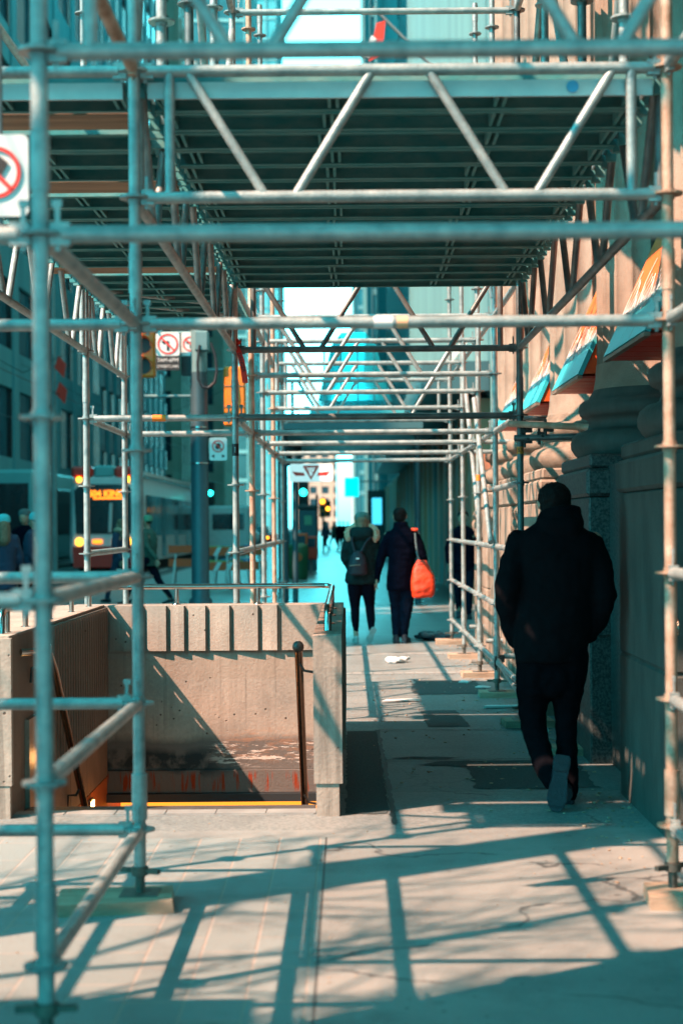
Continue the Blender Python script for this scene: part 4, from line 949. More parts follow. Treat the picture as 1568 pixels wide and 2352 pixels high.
walker(1.80, 24.5, 'person in dark coat half hidden behind the far scaffold posts', 'navy_coat', 'denim', None, 1.72, 3.1, .1, vox=.018)
for i, (x, y, lb, ct) in enumerate([(-.55, 88, 'tiny distant pedestrian in dark coat left of the couple\'s heads', 'navy_coat'), (-.95, 95, 'tiny distant pedestrian beside the far orange light', 'green_jacket'), (-.1, 104, 'farthest tiny pedestrian on the bright sidewalk', 'navy'), (-1.25, 82, 'tiny distant pedestrian beside the dark kiosk', 'navy'), (-.35, 91, 'tiny distant pedestrian with a backpack-dark coat next to another', 'black_cloth')]):
    walker(x, y, lb, ct, 'denim', None, 1.72, i*.8, .2, vox=.035)

# ================================================================ LITTER
random.seed(77); g_ = MB()
for i in range(520):
    if i < 260: x = random.gauss(1.28, .12); y = random.uniform(6.2, 19)
    elif i < 400: x = random.uniform(.1, 1.45); y = random.uniform(8, 15)
    else: x = random.uniform(-2.5, 1.4); y = random.uniform(4.6, 8)
    if -1.9 < x < -.03 and y > 7.9: continue
    r = random.uniform(.003, .014) if i < 400 else random.uniform(.002, .006); a0 = random.random()*6
    g_.loft([[(x+r*cos(a0+k_*1.57)*random.uniform(.5, 1.4), y+r*sin(a0+k_*1.57)*random.uniform(.5, 1.6), z_) for k_ in range(4)] for z_ in (.0015, .0015+r*.5)], False)
tag(g_.build('ground_grit', 'sole_wood'), 'scattered grit and leaf crumbs on the sidewalk', 'grit', kind='stuff')
random.seed(21)
def rag(name, label, cat, mat, c, sx, sy, sz, vox=.015, amp=.03):
    mb = MB()
    for i in range(7): mb.ball((random.uniform(-.5, .5)*sx, random.uniform(-.5, .5)*sy, random.uniform(.1, .5)*sz), .35*min(sx, sy), 1.1, 1, sz/min(sx, sy)*1.1, 12, 8)
    o = mb.build(name, mat); finish(o, vox, 1, amp, 9); 
    for v in o.data.vertices: v.co.z = max(v.co.z, .002)
    o.location = c; return tag(o, label, cat)
rag('plastic_bag', 'crumpled white plastic bag lying on the sidewalk in front of the couple', 'plastic bag', 'white_plastic', (.50, 16.75, 0), .17, .16, .09)
rag('tarp', 'black crumpled tarp heaped at the foot of the last scaffold posts', 'tarp', 'tarp', (1.12, 20.1, 0), .42, .34, .12, .02, .05)
def paper(label, x, y, pts, mat='paper'):
    mb = MB(); top = [(a, b, .012+.012*random.random()) for a, b in pts]; bot = [(a, b, .008) for a, b, c in top]
    mb.loft([bot, top], False); o = mb.build('paper_scrap', mat); o.location = (x, y, 0); tag(o, label, 'litter', 'paper scraps on the sidewalk')
paper('long pale strip of paper in front of the dark post\'s timber pad', 1.22, 12.55, [(-.15, -.05), (.14, -.01), (.16, .06), (-.11, .05)])
paper('torn white paper beside the dark scaffold post', 1.42, 13.6, [(-.14, -.2), (.1, -.15), (.16, .2), (-.05, .25), (-.12, .05)])
paper('thin white scrap flat on the sunlit sidewalk past the stairwell', .42, 13.05, [(-.16, -.05), (.16, .0), (.1, .06), (-.12, .05)])
paper('crumpled white scrap on the second timber pad', 1.07, 14.55, [(-.06, -.04), (.04, -.05), (.07, .03), (-.02, .06)])
paper('small white scrap right of the second timber pad', 1.20, 14.1, [(-.07, -.04), (.06, -.06), (.08, .03), (-.03, .05)])

# ================================================================ SIGNS AND SIGNALS
def ring_sign(parent, c, r, mat='sign_red', facing=FACE, arrow=None, bg='sign_white', w=.16):
    T = Matrix.Translation(c) @ facing
    def tb(mb, name, mt):
        o = mb.build(name, mt, None); o.data.transform(Matrix.Translation(-Vector(ORG[parent.name])) @ T); o.parent = parent; ORG[o.name] = ORG[parent.name]
    n = 40; mb = MB(); vo = [(r*cos(2*pi*i/n), r*sin(2*pi*i/n)) for i in range(n)]; vi = [(x*(1-w), y*(1-w)) for x, y in vo]
    mb.loft([[(x, y, 0) for x, y in vo], [(x, y, .003) for x, y in vo], [(x, y, .003) for x, y in vi], [(x, y, 0) for x, y in vi]], False, False)
    if arrow:
        a = MB()
        for poly in arrow: a.prism([(x*r, y*r, .0) for x, y in poly], (0, 0, .003))
        tb(a, 'sign_symbol', 'black_ink')
    mb.obox((0, 0, .0035), r*w*1.0, r*1.8, .004, Matrix.Rotation(radians(45), 3, 'Z')); tb(mb, 'prohibition_ring', mat)
def plate(parent, c, w, h, name='sign_plate', mat='sign_white', t=.006, rad=.12):
    n = 6; rr = min(w, h)*rad; pts = []
    for cx, cz, a0 in ((w/2-rr, h/2-rr, 0), (-w/2+rr, h/2-rr, 90), (-w/2+rr, -h/2+rr, 180), (w/2-rr, -h/2+rr, 270)):
        for i in range(n+1): a = radians(a0+90*i/n); pts.append((c[0]+cx+rr*cos(a), c[1], c[2]+cz+rr*sin(a)))
    return MB().prism(pts, (0, t, 0)).build(name, mat, parent)
TURN = [[(-.10, -.62), (.12, -.62), (.12, .1), (-.10, .1)], [(-.10, .05), (.12, .05), (.12, .30), (-.30, .30), (-.30, .08)], [(-.30, -.06), (-.30, .46), (-.62, .2)]]
HILL = [[(-.62, -.25), (-.05, .60), (.10, .62), (.40, .45), (.55, .0), (.55, -.30), (-.05, -.30)]]
c = PX(3, 397, 5.2)
s1 = thing('road_sign', 'white no turn sign with red ring hanging at the left edge', 'sign', tuple(c))
plate(s1, c, .203, .275); plate(s1, c+Vector((0, .0065, 0)), .209, .281, 'sign_edge', 'grey_metal'); MB().tube(c+Vector((0, .02, -.2)), c+Vector((0, .02, .5)), .012, 8).build('hanger', 'grey_metal', s1); ring_sign(s1, c+Vector((-.011, -.004, .01)), .088, arrow=[[(-.05, -.1), (.25, -.1), (.52, .35), (.2, .62), (-.45, .60), (-.65, .35), (-.05, .0)]], w=.15)
pole_x, pole_y = -2.41, 25.0
sp = thing('signal_pole', 'thick dark steel pole with light upper section, cable loop and control box', 'pole', (pole_x, pole_y, 0))
MB().lathe((pole_x, pole_y, 0), [(.19, 0), (.19, .3), (.145, .34), (.140, 3.98)], 28).build('lower_pole', 'pole_dark', sp)
MB().lathe((pole_x, pole_y, 0), [(.136, 3.98), (.12, 9)], 28).build('upper_pole', 'pole_light', sp)
for z in (3.02, 3.08, 2.5): MB().tube((pole_x, pole_y, z), (pole_x, pole_y, z+.02), .15, 28).build('band_clamp', 'stainless', sp)
MB().cham(pole_x-.04, pole_x+.18, pole_y-.3, pole_y-.1, 4.30, 4.62, .02).build('control_box', 'pole_light', sp)
pts = [PX(462+0, 790, 24.7), PX(457, 830, 24.7), PX(458, 868, 24.7), PX(468, 886, 24.7), PX(482, 888, 24.7), PX(496, 876, 24.7), PX(501, 850, 24.7), PX(498, 815, 24.7), PX(488, 785, 24.7)]
MB().path(pts, .022, 8).build('cable_loop', 'cable', sp)
MB().tube((pole_x, pole_y-.1, 4.15), (pole_x, pole_y-.1, 4.15+.01), .02, 8)
for z, x1 in ((4.02, -1.75), (3.02, -1.75), (4.9, -1.2)): MB().tube((pole_x, pole_y, z), (x1, pole_y, z), .03, 10).build('bracket_arm', 'pole_light', sp)
for z in (4.62, 3.6): MB().tube((pole_x, pole_y, z), (-3.3, pole_y, z), .03, 10).build('bracket_arm', 'pole_light', sp)
def signal(c, label, w=.36, lit=None, back=False, mat='signal_yellow', group=None):
    t = thing('traffic_signal', label, 'traffic light', tuple(c), group); h = w*2.75
    MB().cham(c[0]-w/2, c[0]+w/2, c[1], c[1]+.2, c[2]-h/2, c[2]+h/2, .03).build('housing', mat, t)
    if back:
        MB().box(c[0]-w/2-.01, c[0]+w/2+.01, c[1]-.012, c[1]-.001, c[2]+h*.17, c[2]+h*.18).build('seam', 'panel_plate', t)
        MB().box(c[0]-w/2-.01, c[0]+w/2+.01, c[1]-.012, c[1]-.001, c[2]-h*.18, c[2]-h*.17).build('seam', 'panel_plate', t)
    else:
        for i in range(3):
            z = c[2]+h*(.33-.33*i); L2 = MB().tube((c[0], c[1]-.02, z), (c[0], c[1]-.001, z), w*.33, 20)
            ln = L2.build('lens', lit[1] if lit and lit[0] == i else 'signal_black', t)
            v = MB(); rings = []
            for yy in (c[1]-.20, c[1]-.003): rings.append([(c[0]+w*.37*cos(a_), yy, z+w*.37*sin(a_)) for a_ in [radians(-10+200*k_/12) for k_ in range(13)]])
            n_ = 13; v.add(rings[0]+rings[1], [(k_, k_+1, k_+1+n_, k_+n_) for k_ in range(12)]); v.add([(x, y, z_+(.006 if z_ > z else 0)) for x, y, z_ in rings[0]+rings[1]], [(k_+n_, k_+1+n_, k_+1, k_) for k_ in range(12)])
            v.build('visor', mat, t)
    return t
signal(PX(333, 790, 24.9), 'yellow traffic signal left of the thick pole, beside the no turn signs', .37)
signal(PX(541, 908, 24.9), 'yellow traffic signal seen from behind right of the thick pole', .35, back=True)
c = PX(389, 787, 24.8); s2 = thing('road_sign', 'no left turn sign above a black text plate, left of the thick pole', 'sign', tuple(c))
plate(s2, c, .38, .38); ring_sign(s2, c+Vector((0, -.004, 0)), .165, arrow=TURN)
plate(s2, c+Vector((0, 0, -.31)), .38, .22, 'text_plate', 'black_ink'); textmesh('7AM-6PM', .085, 'white_ink', Matrix.Translation(c+Vector((0, -.004, -.26))) @ FACE, 'sign_text', s2); textmesh('STREETCARS', .06, 'white_ink', Matrix.Translation(c+Vector((0, -.004, -.36))) @ FACE, 'sign_text', s2)
c = PX(438, 787, 24.95); s3 = thing('road_sign', 'second no turn sign partly behind the pole and beside the first', 'sign', tuple(c))
plate(s3, c, .26, .38); ring_sign(s3, c+Vector((0.02, -.004, 0)), .12, arrow=TURN); plate(s3, c+Vector((0, 0, -.36)), .26, .32, 'text_plate', 'black_ink')
c = PX(502.5, 1029, 24.9); s4 = thing('road_sign', 'small white no stopping sign with red circle and arrows right of the thick pole', 'sign', tuple(c))
plate(s4, c, .285, .37); ring_sign(s4, c+Vector((0, -.004, .045)), .098, arrow=[[(-.5, -.1), (-.1, .5), (.3, .5), (.5, .1), (.1, -.5), (-.3, -.5)]], w=.2)
s_ = MB()
for sg in (-1, 1): s_.prism([(c.x+sg*.115, c.y-.004, c.z-.115), (c.x+sg*.06, c.y-.004, c.z-.085), (c.x+sg*.06, c.y-.004, c.z-.145)], (0, .002, 0))
s_.build('arrows', 'black_ink', s4)
MB().tube((pole_x, 25.05, c.z), (c.x, 25.0, c.z), .02, 8).build('bracket_arm', 'pole_light', s4)
# signals farther along
for lb, px, py, Y, lit in (('dark traffic signal glowing amber above the white transit sign', 676, 1022, 34, (0, 'lamp_amber')), ('distant dark traffic signal showing green under the transit sign', 697, 1130, 52, (1, 'lamp_green')),
        ('distant amber light on a dark signal above the far pedestrians', 741, 1166, 80, (0, 'lamp_amber')), ('second distant amber signal right of the other far one', 753, 1168, 95, (1, 'lamp_amber')), ('green traffic light beside the thick pole', 484, 1130, 70, (1, 'lamp_green'))):
    c = PX(px, py, Y); t = signal(c, lb, .36 if Y > 40 else .33, lit, mat='signal_black' if Y != 80 else 'signal_yellow')
    MB().tube((c.x-.3, Y+.25, 0), (c.x-.3, Y+.25, c.z+.7), .07, 12).build('post', 'pole_dark', t); MB().tube((c.x-.3, Y+.25, c.z), (c.x, Y+.15, c.z), .03, 8).build('arm', 'pole_dark', t)
# transit entrance sign
Y = 26; c = PX(715, 1085, Y); tt = thing('transit_sign', 'white transit sign with red winged emblem on a pole', 'sign', tuple(c))
plate(tt, c, .74, .30, 'sign_box', 'sign_lit', .12, .18)
e = MB(); q = lambda a, b: (c.x+a, c.y-.004, c.z+b)
e.prism([q(-.13, .12), q(.13, .12), q(.13, .085), q(-.13, .085)], (0, .003, 0)); e.prism([q(-.12, .083), q(-.075, .083), q(.0, -.07), q(.0, -.125)], (0, .003, 0)); e.prism([q(.0, -.125), q(.0, -.07), q(.075, .083), q(.12, .083)], (0, .003, 0))
e.prism([q(-.32, .02), q(-.12, .0), q(-.10, -.05), q(-.26, -.05)], (0, .003, 0)); e.prism([q(.32, .02), q(.26, -.05), q(.10, -.05), q(.12, .0)], (0, .003, 0))
e.build('winged_emblem', 'sign_red', tt); textmesh('TC', .10, 'sign_red', Matrix.Translation(q(0, .03)) @ FACE, 'emblem_letters', tt, .001)
MB().tube((c.x-.28, Y+.2, 0), (c.x-.28, Y+.2, c.z+.3), .05, 12).build('post', 'pole_dark', tt)
MB().box(c.x-.36, c.x-.2, Y+.12, Y+.26, c.z-.05, c.z+.05).build('bracket', 'pole_dark', tt)
# street furniture past the stairwell
def base(px, py): Y = 1.5*3550/(py-1205); return (px-802)/3550*Y, Y
x, y = base(706, 1312); t = thing('info_kiosk', 'tall dark information kiosk with a small green screen by the newspaper boxes', 'kiosk', (x, y, 0))
MB().cham(x-.30, x+.30, y, y+.4, 0, 2.0, .03).build('cabinet', 'pole_dark', t); MB().cham(x-.34, x+.34, y-.03, y+.43, 2.0, 2.15, .03).build('roof', 'signal_black', t); MB().box(x-.1, x+.14, y-.008, y-.001, 1.5, 1.8).build('screen', 'lime', t)
def nbox(px, py, w, h, label, mat, z0=.0, cat='newspaper box'):
    x, y = base(px, py); t = thing('newspaper_box', label, cat, (x, y, 0), 'newspaper boxes by the kiosk')
    b_ = MB().cham(x-w/2, x+w/2, y, y+.4, .45, h, .02); b_.build('box_body', mat, t); MB().box(x-.05, x+.05, y+.15, y+.25, .02, .45).build('stand', 'grey_metal', t); MB().box(x-w/2, x+w/2, y+.05, y+.35, 0, .03).build('foot', 'grey_metal', t)
    MB().box(x-w*.35, x+w*.35, y-.006, y-.001, .55+(h-.55)*.45, h-.06).build('window', 'bld_window', t)
nbox(713, 1318, .42, 1.15, 'red newspaper box at the foot of the dark kiosk', 'red_box'); nbox(690, 1322, .40, 1.25, 'orange newspaper box left of the red one', 'orange_plastic')
x, y = base(684, 1330); t = thing('litter_bin', 'green litter bin with orange disc beside the scaffold posts', 'bin', (x, y, 0))
MB().lathe((x, y, 0), [(.24, 0), (.27, .1), (.29, .85), (.25, .95), (.12, 1.0)], 20).build('bin_body', 'green_bin', t); MB().tube((x, y-.30, .62), (x, y-.285, .62), .12, 16).build('disc', 'orange_plastic', t)
x, y = base(700, 1318); 
t = thing('utility_cabinet', 'pale grey street cabinet behind the green litter bin', 'cabinet', (-1.75, 46, 0)); MB().cham(-2.1, -1.45, 46, 46.5, 0, 1.35, .03).build('cabinet_body', 'bld_grey', t); MB().box(-1.80, -1.77, 45.99, 45.999, .1, 1.25).build('door_gap', 'signal_black', t)
# barricades right of the pole
for i, (px, py, mt, lb) in enumerate(((498, 1352, 'orange_plastic', 'orange construction barricade right beside the thick pole'), (520, 1345, 'yellow_green', 'yellow green slanted barricade panel in the works area'), (545, 1340, 'blue_plastic', 'blue barricade behind the front scaffold posts'), (425, 1338, 'orange_plastic', 'orange barricade left of the thick pole'), (572, 1350, 'orange_plastic', 'orange barrel like barricade behind the scaffold posts right of the blue one'))):
    x, y = base(px, py); t = thing('barricade', lb, 'barricade', (x, y, 0), 'construction barricades by the road')
    for sg in (-1, 1):
        MB().tube((x+sg*.3, y-.2, 0), (x+sg*.22, y, 1.0), .03, 8).build('leg', 'white_plastic', t); MB().tube((x+sg*.3, y+.25, 0), (x+sg*.22, y, 1.0), .03, 8).build('leg', 'grey_metal', t)
    for z in (.45, .8): 
        p = MB(); p.box(x-.42, x+.42, y-.10, y-.06, z, z+.2); pn = p.build('board', mt, t)
        s_ = MB()
        for j in range(3): s_.prism([(x-.36+j*.28, y-.104, z+.002), (x-.26+j*.28, y-.104, z+.002), (x-.16+j*.28, y-.104, z+.198), (x-.26+j*.28, y-.104, z+.198)], (0, .003, 0))
        if i == 0: s_.build('stripes', 'white_ink', pn)
# kiosk with blue screen, blade sign
x = 1.25; t = thing('advert_kiosk', 'dark advertising pillar with glowing blue screen right of the woman', 'kiosk', (x, 70, 0)); MB().cham(x-.42, x+.38, 70, 70.4, 0, 3.05, .04).build('pillar', 'signal_black', t); MB().box(x-.22, x+.22, 69.98, 69.995, 1.5, 2.7).build('screen', 'screen_blue', t)
c = PX(808, 1119, 80); t = thing('blade_sign', 'glowing cyan square sign hung over the far sidewalk', 'sign', tuple(c)); MB().cham(c.x-.37, c.x+.37, c.y, c.y+.3, c.z-.5, c.z+.5, .05).build('sign_box', 'banner_cyan_lit', t); MB().tube((c.x+.37, c.y+.15, c.z+.3), (2.6, c.y+.15, c.z+.3), .04, 8).build('arm', 'grey_metal', t)

# ================================================================ STREETCAR and traffic
def streetcar(x0, x1, y0, L_, label):
    t = thing('streetcar', label, 'streetcar', ((x0+x1)/2, y0, -.13)); W = x1-x0
    R_ = []
    def sec(y, inset, top, nose=0):
        a, b = x0+inset, x1-inset
        return [(a, y, .25), (b, y, .25), (b+.0, y, 1.0), (b-.03, y, 2.6), (b-.12, y, top-.25), (b-.4, y, top), (a+.4, y, top), (a+.12, y, top-.25), (a+.03, y, 2.6), (a, y, 1.0)]
    MB().loft([sec(y0, .18, 3.15), sec(y0+.25, .04, 3.35), sec(y0+1.2, 0, 3.45), sec(y0+L_-1.2, 0, 3.45), sec(y0+L_, .15, 3.2)], False).build('body', 'car_white', t)
    MB().prism([(x0+.30, y0-.02, 1.25), (x1-.30, y0-.02, 1.25), (x1-.24, y0-.02, 2.75), (x1-.5, y0-.02, 2.95), (x0+.5, y0-.02, 2.95), (x0+.24, y0-.02, 2.75)], (0, .03, 0)).build('windscreen', 'glass_dark', t)
    MB().prism([(x0+.22, y0-.05, .1), (x1-.22, y0-.05, .1), (x1-.18, y0-.05, .82), (x0+.18, y0-.05, .82)], (0, .2, 0)).build('bumper', 'car_red', t)
    for sg in (0, 1):
        a = x0+.15 if sg == 0 else x1-.15-.75
        MB().cham(a, a+.75, y0-.02, y0+1.1, 3.18, 3.56, .08).build('roof_shroud', 'car_red', t)
    MB().cham(x0+.92, x1-.92, y0+.02, y0+1.0, 3.2, 3.6, .06).build('roof_box', 'bld_teal', t)
    for xx in (x0+.42, x1-.42):
        MB().tube((xx, y0-.05, .98), (xx, y0-.02, .98), .13, 18).build('headlight', 'lamp_amber', t); MB().tube((xx, y0-.05, 3.12), (xx, y0-.01, 3.12), .09, 14).build('marker_light', 'lamp_amber', t)
    for xx in (x0+1.0, x1-.85): MB().box(xx-.13, xx+.2, y0-.05, y0-.02, .92, 1.05).build('fog_light', 'led_orange', t)
    textmesh('504 KING', .30, 'led_orange', Matrix.Translation(((x0+x1)/2+.1, y0-.05, 2.62)) @ FACE, 'destination_text', t, .01, .012)
    MB().box(x0+.9, x1-.62, y0-.03, y0-.021, 2.44, 2.50).build('destination_bar', 'led_orange', t)
    MB().path([((x0+x1)/2+.2, y0-.04, 1.3), ((x0+x1)/2+.25, y0-.04, 2.3)], .06, 6).build('wiper', 'car_white', t)
    n = int((L_-3)/1.45)
    for i in range(n):
        yy = y0+1.6+i*1.45; MB().box(x1-.01, x1+.012, yy, yy+1.25, 1.15 if i % 3 else .35, 2.6).build('side_window' if i % 3 else 'door', 'bld_glass' if i % 3 else 'glass_dark', t)
    MB().box(x1-.2, x1-.02, y0+1.4, y0+L_-1.4, 3.28, 3.42).build('roof_edge', 'white_plastic', t)
    MB().box(x0+.2, x1-.2, y0+1, y0+L_-1, -.1, .25).build('underframe', 'rubber', t)
    p = MB().path([((x0+x1)/2, y0+9, 3.5), ((x0+x1)/2, y0+8, 4.3), ((x0+x1)/2, y0+9.2, 5.2)], .04, 6); p.build('pantograph', 'iron', t)
    return t
streetcar(-9.66, -7.14, 53, 27, 'low floor streetcar with red front skirt and amber lights facing the camera')
def bus(x, y, label, mat, w=2.4, h=2.9, L_=9):
    t = thing('bus', label, 'bus', (x, y, -.13)); MB().cham(x-w/2, x+w/2, y, y+L_, .2, h, .12).build('body', mat, t)
    MB().box(x-w/2+.2, x+w/2-.2, y-.02, y-.001, 1.1, h-.5).build('windscreen', 'glass_dark', t); MB().box(x+w/2, x+w/2+.01, y+.8, y+L_-.5, 1.2, h-.6).build('side_window', 'glass_dark', t)
    for yy in (y+1.6, y+L_-1.8): MB().tube((x+w/2-.3, yy, .32), (x+w/2+.02, yy, .32), .45, 20).build('wheel', 'rubber', t)
    for sg in (-1, 1): MB().tube((x+sg*.9, y-.04, .7), (x+sg*.9, y-.01, .7), .1, 12).build('headlight', 'lamp_white', t)
bus(-12.6, 56, 'pale bus on the far side of the streetcar', 'bld_teal', h=3.6, L_=11)
def car(x, y, label, mat, rz=0, lights='lamp_amber'):
    t = thing('car', label, 'car', (x, y, -.13), 'cars in the street'); b_ = MB()
    b_.loft([[(x-.85, yy, .3), (x+.85, yy, .3), (x+.88, yy, zz*.7), (x+.8, yy, zz), (x-.8, yy, zz), (x-.88, yy, zz*.7)] for yy, zz in ((y, .65), (y+.15, .82), (y+1.2, .95), (y+3.9, .98), (y+4.4, .8))], False); b_.build('body', mat, t)
    MB().loft([[(x-.78, y+1.1, .95), (x+.78, y+1.1, .95), (x+.78, y+3.9, .95), (x-.78, y+3.9, .95)], [(x-.6, y+1.8, 1.42), (x+.6, y+1.8, 1.42), (x+.6, y+3.3, 1.42), (x-.6, y+3.3, 1.42)]], False).build('cabin', 'glass_dark', t)
    for sx in (-1, 1):
        for yy in (y+.8, y+3.5): MB().tube((x+sx*.72, yy, .2), (x+sx*.9, yy, .2), .33, 18).build('wheel', 'rubber', t)
        MB().box(x+sx*.65-.12, x+sx*.65+.12, y-.02, y+.02, .58, .7).build('headlight', lights, t)
for i, a in enumerate([(-6.6, 95, 'car with orange lights right of the thick pole', 'car_white'), (-6.4, 108, 'red car farther up the street', 'car_red'), (-7.3, 125, 'pale car at the end of the street', 'car_white'), (-11.6, 46, 'white car left of the streetcar', 'car_white')]): car(*a)
t = thing('delivery_van', 'pale delivery van in bright light behind the scaffold posts', 'van', (-4.4, 62, -.1)); MB().cham(-7.2, -5.0, 78, 83, .3, 2.5, .1).build('body', 'white_plastic', t); MB().box(-6.9, -5.3, 77.98, 77.999, 1.3, 2.1).build('windscreen', 'glass_dark', t)
for sx in (-7.0, -5.2): MB().tube((sx-.1, 79, .3), (sx+.1, 79, .3), .35, 16).build('wheel', 'rubber', t)
# flags on a pole above the street
for px, py, lb in ((138, 835, 'small red flag on the left street lamp, upper one'), (140, 895, 'small red flag on the left street lamp, lower one')):
    c = PX(px, py, 45); t = thing('flag', lb, 'flag', tuple(c)); MB().prism([(c.x, 45, c.z+.3), (c.x+.22, 45, c.z+.05), (c.x+.15, 45, c.z-.35), (c.x-.12, 45, c.z-.05)], (0, .02, 0)).build('cloth', 'red_flag', t); MB().tube((c.x-.14, 45.05, c.z-.4), (c.x-.14, 45.05, c.z+.35), .02, 6).build('staff', 'grey_metal', t)
c = PX(875, 100, 38); t = thing('flag', 'large red and white flag high above the sidewalk', 'flag', tuple(c))
fb = MB(); fb.prism([(c.x-.02, 38, c.z+.5), (c.x+.20, 38, c.z+.55), (c.x+.12, 38, c.z-.25), (c.x-.22, 38, c.z-.45), (c.x-.18, 38, c.z-.25)], (0, .03, 0)); fb.build('cloth', 'red_flag', t); MB().prism([(c.x-.14, 37.99, c.z+.2), (c.x-.02, 37.99, c.z+.1), (c.x-.2, 37.99, c.z-.35), (c.x-.33, 37.99, c.z-.3)], (0, .008, 0)).build('white_panel', 'white_ink', t)
MB().tube((2.5, 38.2, c.z-.9), (c.x-.1, 38.05, c.z+.9), .04, 8).build('staff', 'grey_metal', t)
# tram wires
wr = thing('overhead_wire', 'thin tram wires strung over the street', 'wire', (-8.4, 60, 5.4))
for x in (-8.4, -11.8): MB().tube((x, 30, 5.35), (x, 200, 5.35), .012, 5).build('contact_wire', 'cable', wr)
for y in (40, 62, 90): MB().path([(-13.9, y, 8.5), (-8.4, y, 5.5), (-2.4, y, 8.0)], .01, 5).build('span_wire', 'cable', wr)
# left street lamp post
lp = thing('street_lamp', 'slim grey street lamp post at the left with flags', 'street lamp', (-8.75, 45.2, 0)); MB().lathe((-8.62, 45.2, -.13), [(.12, 0), (.10, .5), (.07, 9)], 14).build('post', 'pole_light', lp); MB().path([(-8.62, 45.2, 8.8), (-8.2, 45.2, 9.3), (-7.4, 45.2, 9.4)], .04, 8).build('arm', 'pole_light', lp); MB().cham(-7.6, -7.0, 45.05, 45.35, 9.32, 9.46, .03).build('lamp_head', 'grey_metal', lp)

# ================================================================ BUILDINGS
def tower(label, x0, x1, y0, y1, h, body, fr, fl=3.6, bay=3.0, slab=.9, pier=.6, fr2=None, top=None, z0=0):
    t = thing('building', label, 'building', ((x0+x1)/2, y0, 0)); MB().box(x0, x1, y0, y1, -.2, h).build('glazing', body, t)
    z = z0+fl; s_ = MB()
    while z < h: s_.box(x0-.12, x1+.12, y0-.12, y1, z-slab, z); z += fl
    s_.box(x0-.2, x1+.2, y0-.2, y1+.1, h, h+1.0)
    s_.build('floor_bands', fr, t)
    p = MB(); x = x0
    while x < x1+.1: p.box(x-pier/2, x+pier/2, y0-.22, y0-.121, 0, h-.01); x += bay
    y = y0
    if x1 < 0: 
        while y < y1: p.box(x1+.121, x1+.22, y-pier/2, y+pier/2, 0, h-.01); y += bay
    if x0 > 0:
        while y < y1: p.box(x0-.22, x0-.121, y-pier/2, y+pier/2, 0, h-.01); y += bay
    if pier > 0: p.build('piers', fr2 or fr, t)
    return t
lb_ = tower('low office block beside the camera side of the street, off to the left', -40, -14, 10.72, 56, 16.2, 'bld_dark', 'bld_dark', slab=.5)
MB().box(-15.2, -14, 10.60, 16.5, 17.22, 24).build('shade_wall', 'bld_dark', lb_); MB().box(-15.2, -14, 16.5, 17.6, 17.22, 18.7).build('shade_wall', 'bld_dark', lb_); MB().box(-15.2, -14, 19.05, 56, 17.22, 24).build('shade_wall', 'bld_dark', lb_)  # unseen walls shaped to shade the street, gaps let sun reach the signals
tower('grey pillared bank block behind the left edge people', -34, -13.2, 56.3, 82, 48, 'bld_window', 'bld_grey', 4.2, 4.4, 1.5, .9)
tower('dark office block with small pale windows behind the streetcar', -40, -14, 86, 118, 70, 'bld_window', 'bld_dark', 3.6, 3.0, 1.4, .7, fr2='bld_grey')
tower('peach gridded tower lit by the sun behind the thick pole', -21.5, -14.0, 126, 140, 62, 'bld_window', 'bld_peach', 3.4, 2.5, 1.1, .8)
tower('smooth teal glass tower left of the gridded one', -50, -22, 130, 160, 120, 'bld_glass', 'bld_teal', 4, 2, .5, .15)
tower('pale peach block right of the thick pole', -19, -13.5, 165, 185, 38, 'bld_window', 'bld_peach', 3.6, 2.6, 1.6, 1.2)
tower('teal blue glass tower on the left of the sky gap', -24, -13.8, 215, 240, 150, 'bld_glass', 'bld_teal', 4, 2, .5, .2)
tower('bright cyan glass tower edging the white sky', -22, -13.6, 300, 330, 190, 'bld_glass_bright', 'bld_teal', 4, 2.2, .4, .2)
tower('far low sunlit block closing the street', -18, -4.5, 520, 560, 36, 'bld_window', 'bld_peach', 4, 4, 1.6, 1.6)
tower('small far block right of the vanishing street', 1.6, 14, 480, 520, 44, 'bld_window', 'bld_peach', 4, 4, 1.8, 1.6)
# right side
fb = thing('fin_building', 'teal shaded building with vertical metal fins and a dark canopy past the scaffold', 'building', (2.4, 30, 0))
MB().box(2.75, 16, 29, 105, -.2, 3.9).build('ground_floor', 'bld_dark', fb); MB().box(2.6, 16, 28.8, 105, 3.9, 26).build('upper_wall', 'bld_grey', fb)
for i in range(24):
    y = 29+i*1.6*(1+i*.06)
    if y > 100: break
    MB().box(2.30, 2.75, y, y+.9, 0, 3.85).build('fin', 'fin_metal', fb)
MB().box(1.35, 2.6, 28.5, 75, 3.95, 4.5).build('canopy', 'canopy_dark', fb)
s_ = MB(); y = 29
MB().prism([(1.34, 28.6, 3.9), (1.44, 28.6, 3.9), (2.25, 28.6, 4.9), (2.10, 28.6, 4.9)], (0, -.05, 0)).build('canopy_trim', 'white_plastic', fb)
tower('grey stone tower right of the sky gap', 3.0, 22, 112, 150, 95, 'bld_window', 'bld_grey', 3.8, 2.6, 1.6, 1.5)
tower('teal tower with tall piers behind the right scaffold', 2.6, 20, 200, 240, 120, 'bld_glass', 'bld_grey', 4, 2.6, .8, 1.2)
tower('farthest right hand tower beside the white sky', 1.4, 20, 300, 330, 60, 'bld_glass', 'bld_grey', 4, 3, .8, 1.2)
MB().box(2.6, 16, 19.3, 28.3, -.2, 24).build('building', 'bld_grey') 
ob = bpy.data.objects[-1] if False else None
for o in list(COL.objects):
    if o.name.startswith('building') and o.type == 'MESH' and o.parent is None and 'label' not in o: tag(o, 'plain grey recessed wall between the stone building and the fins', 'building')
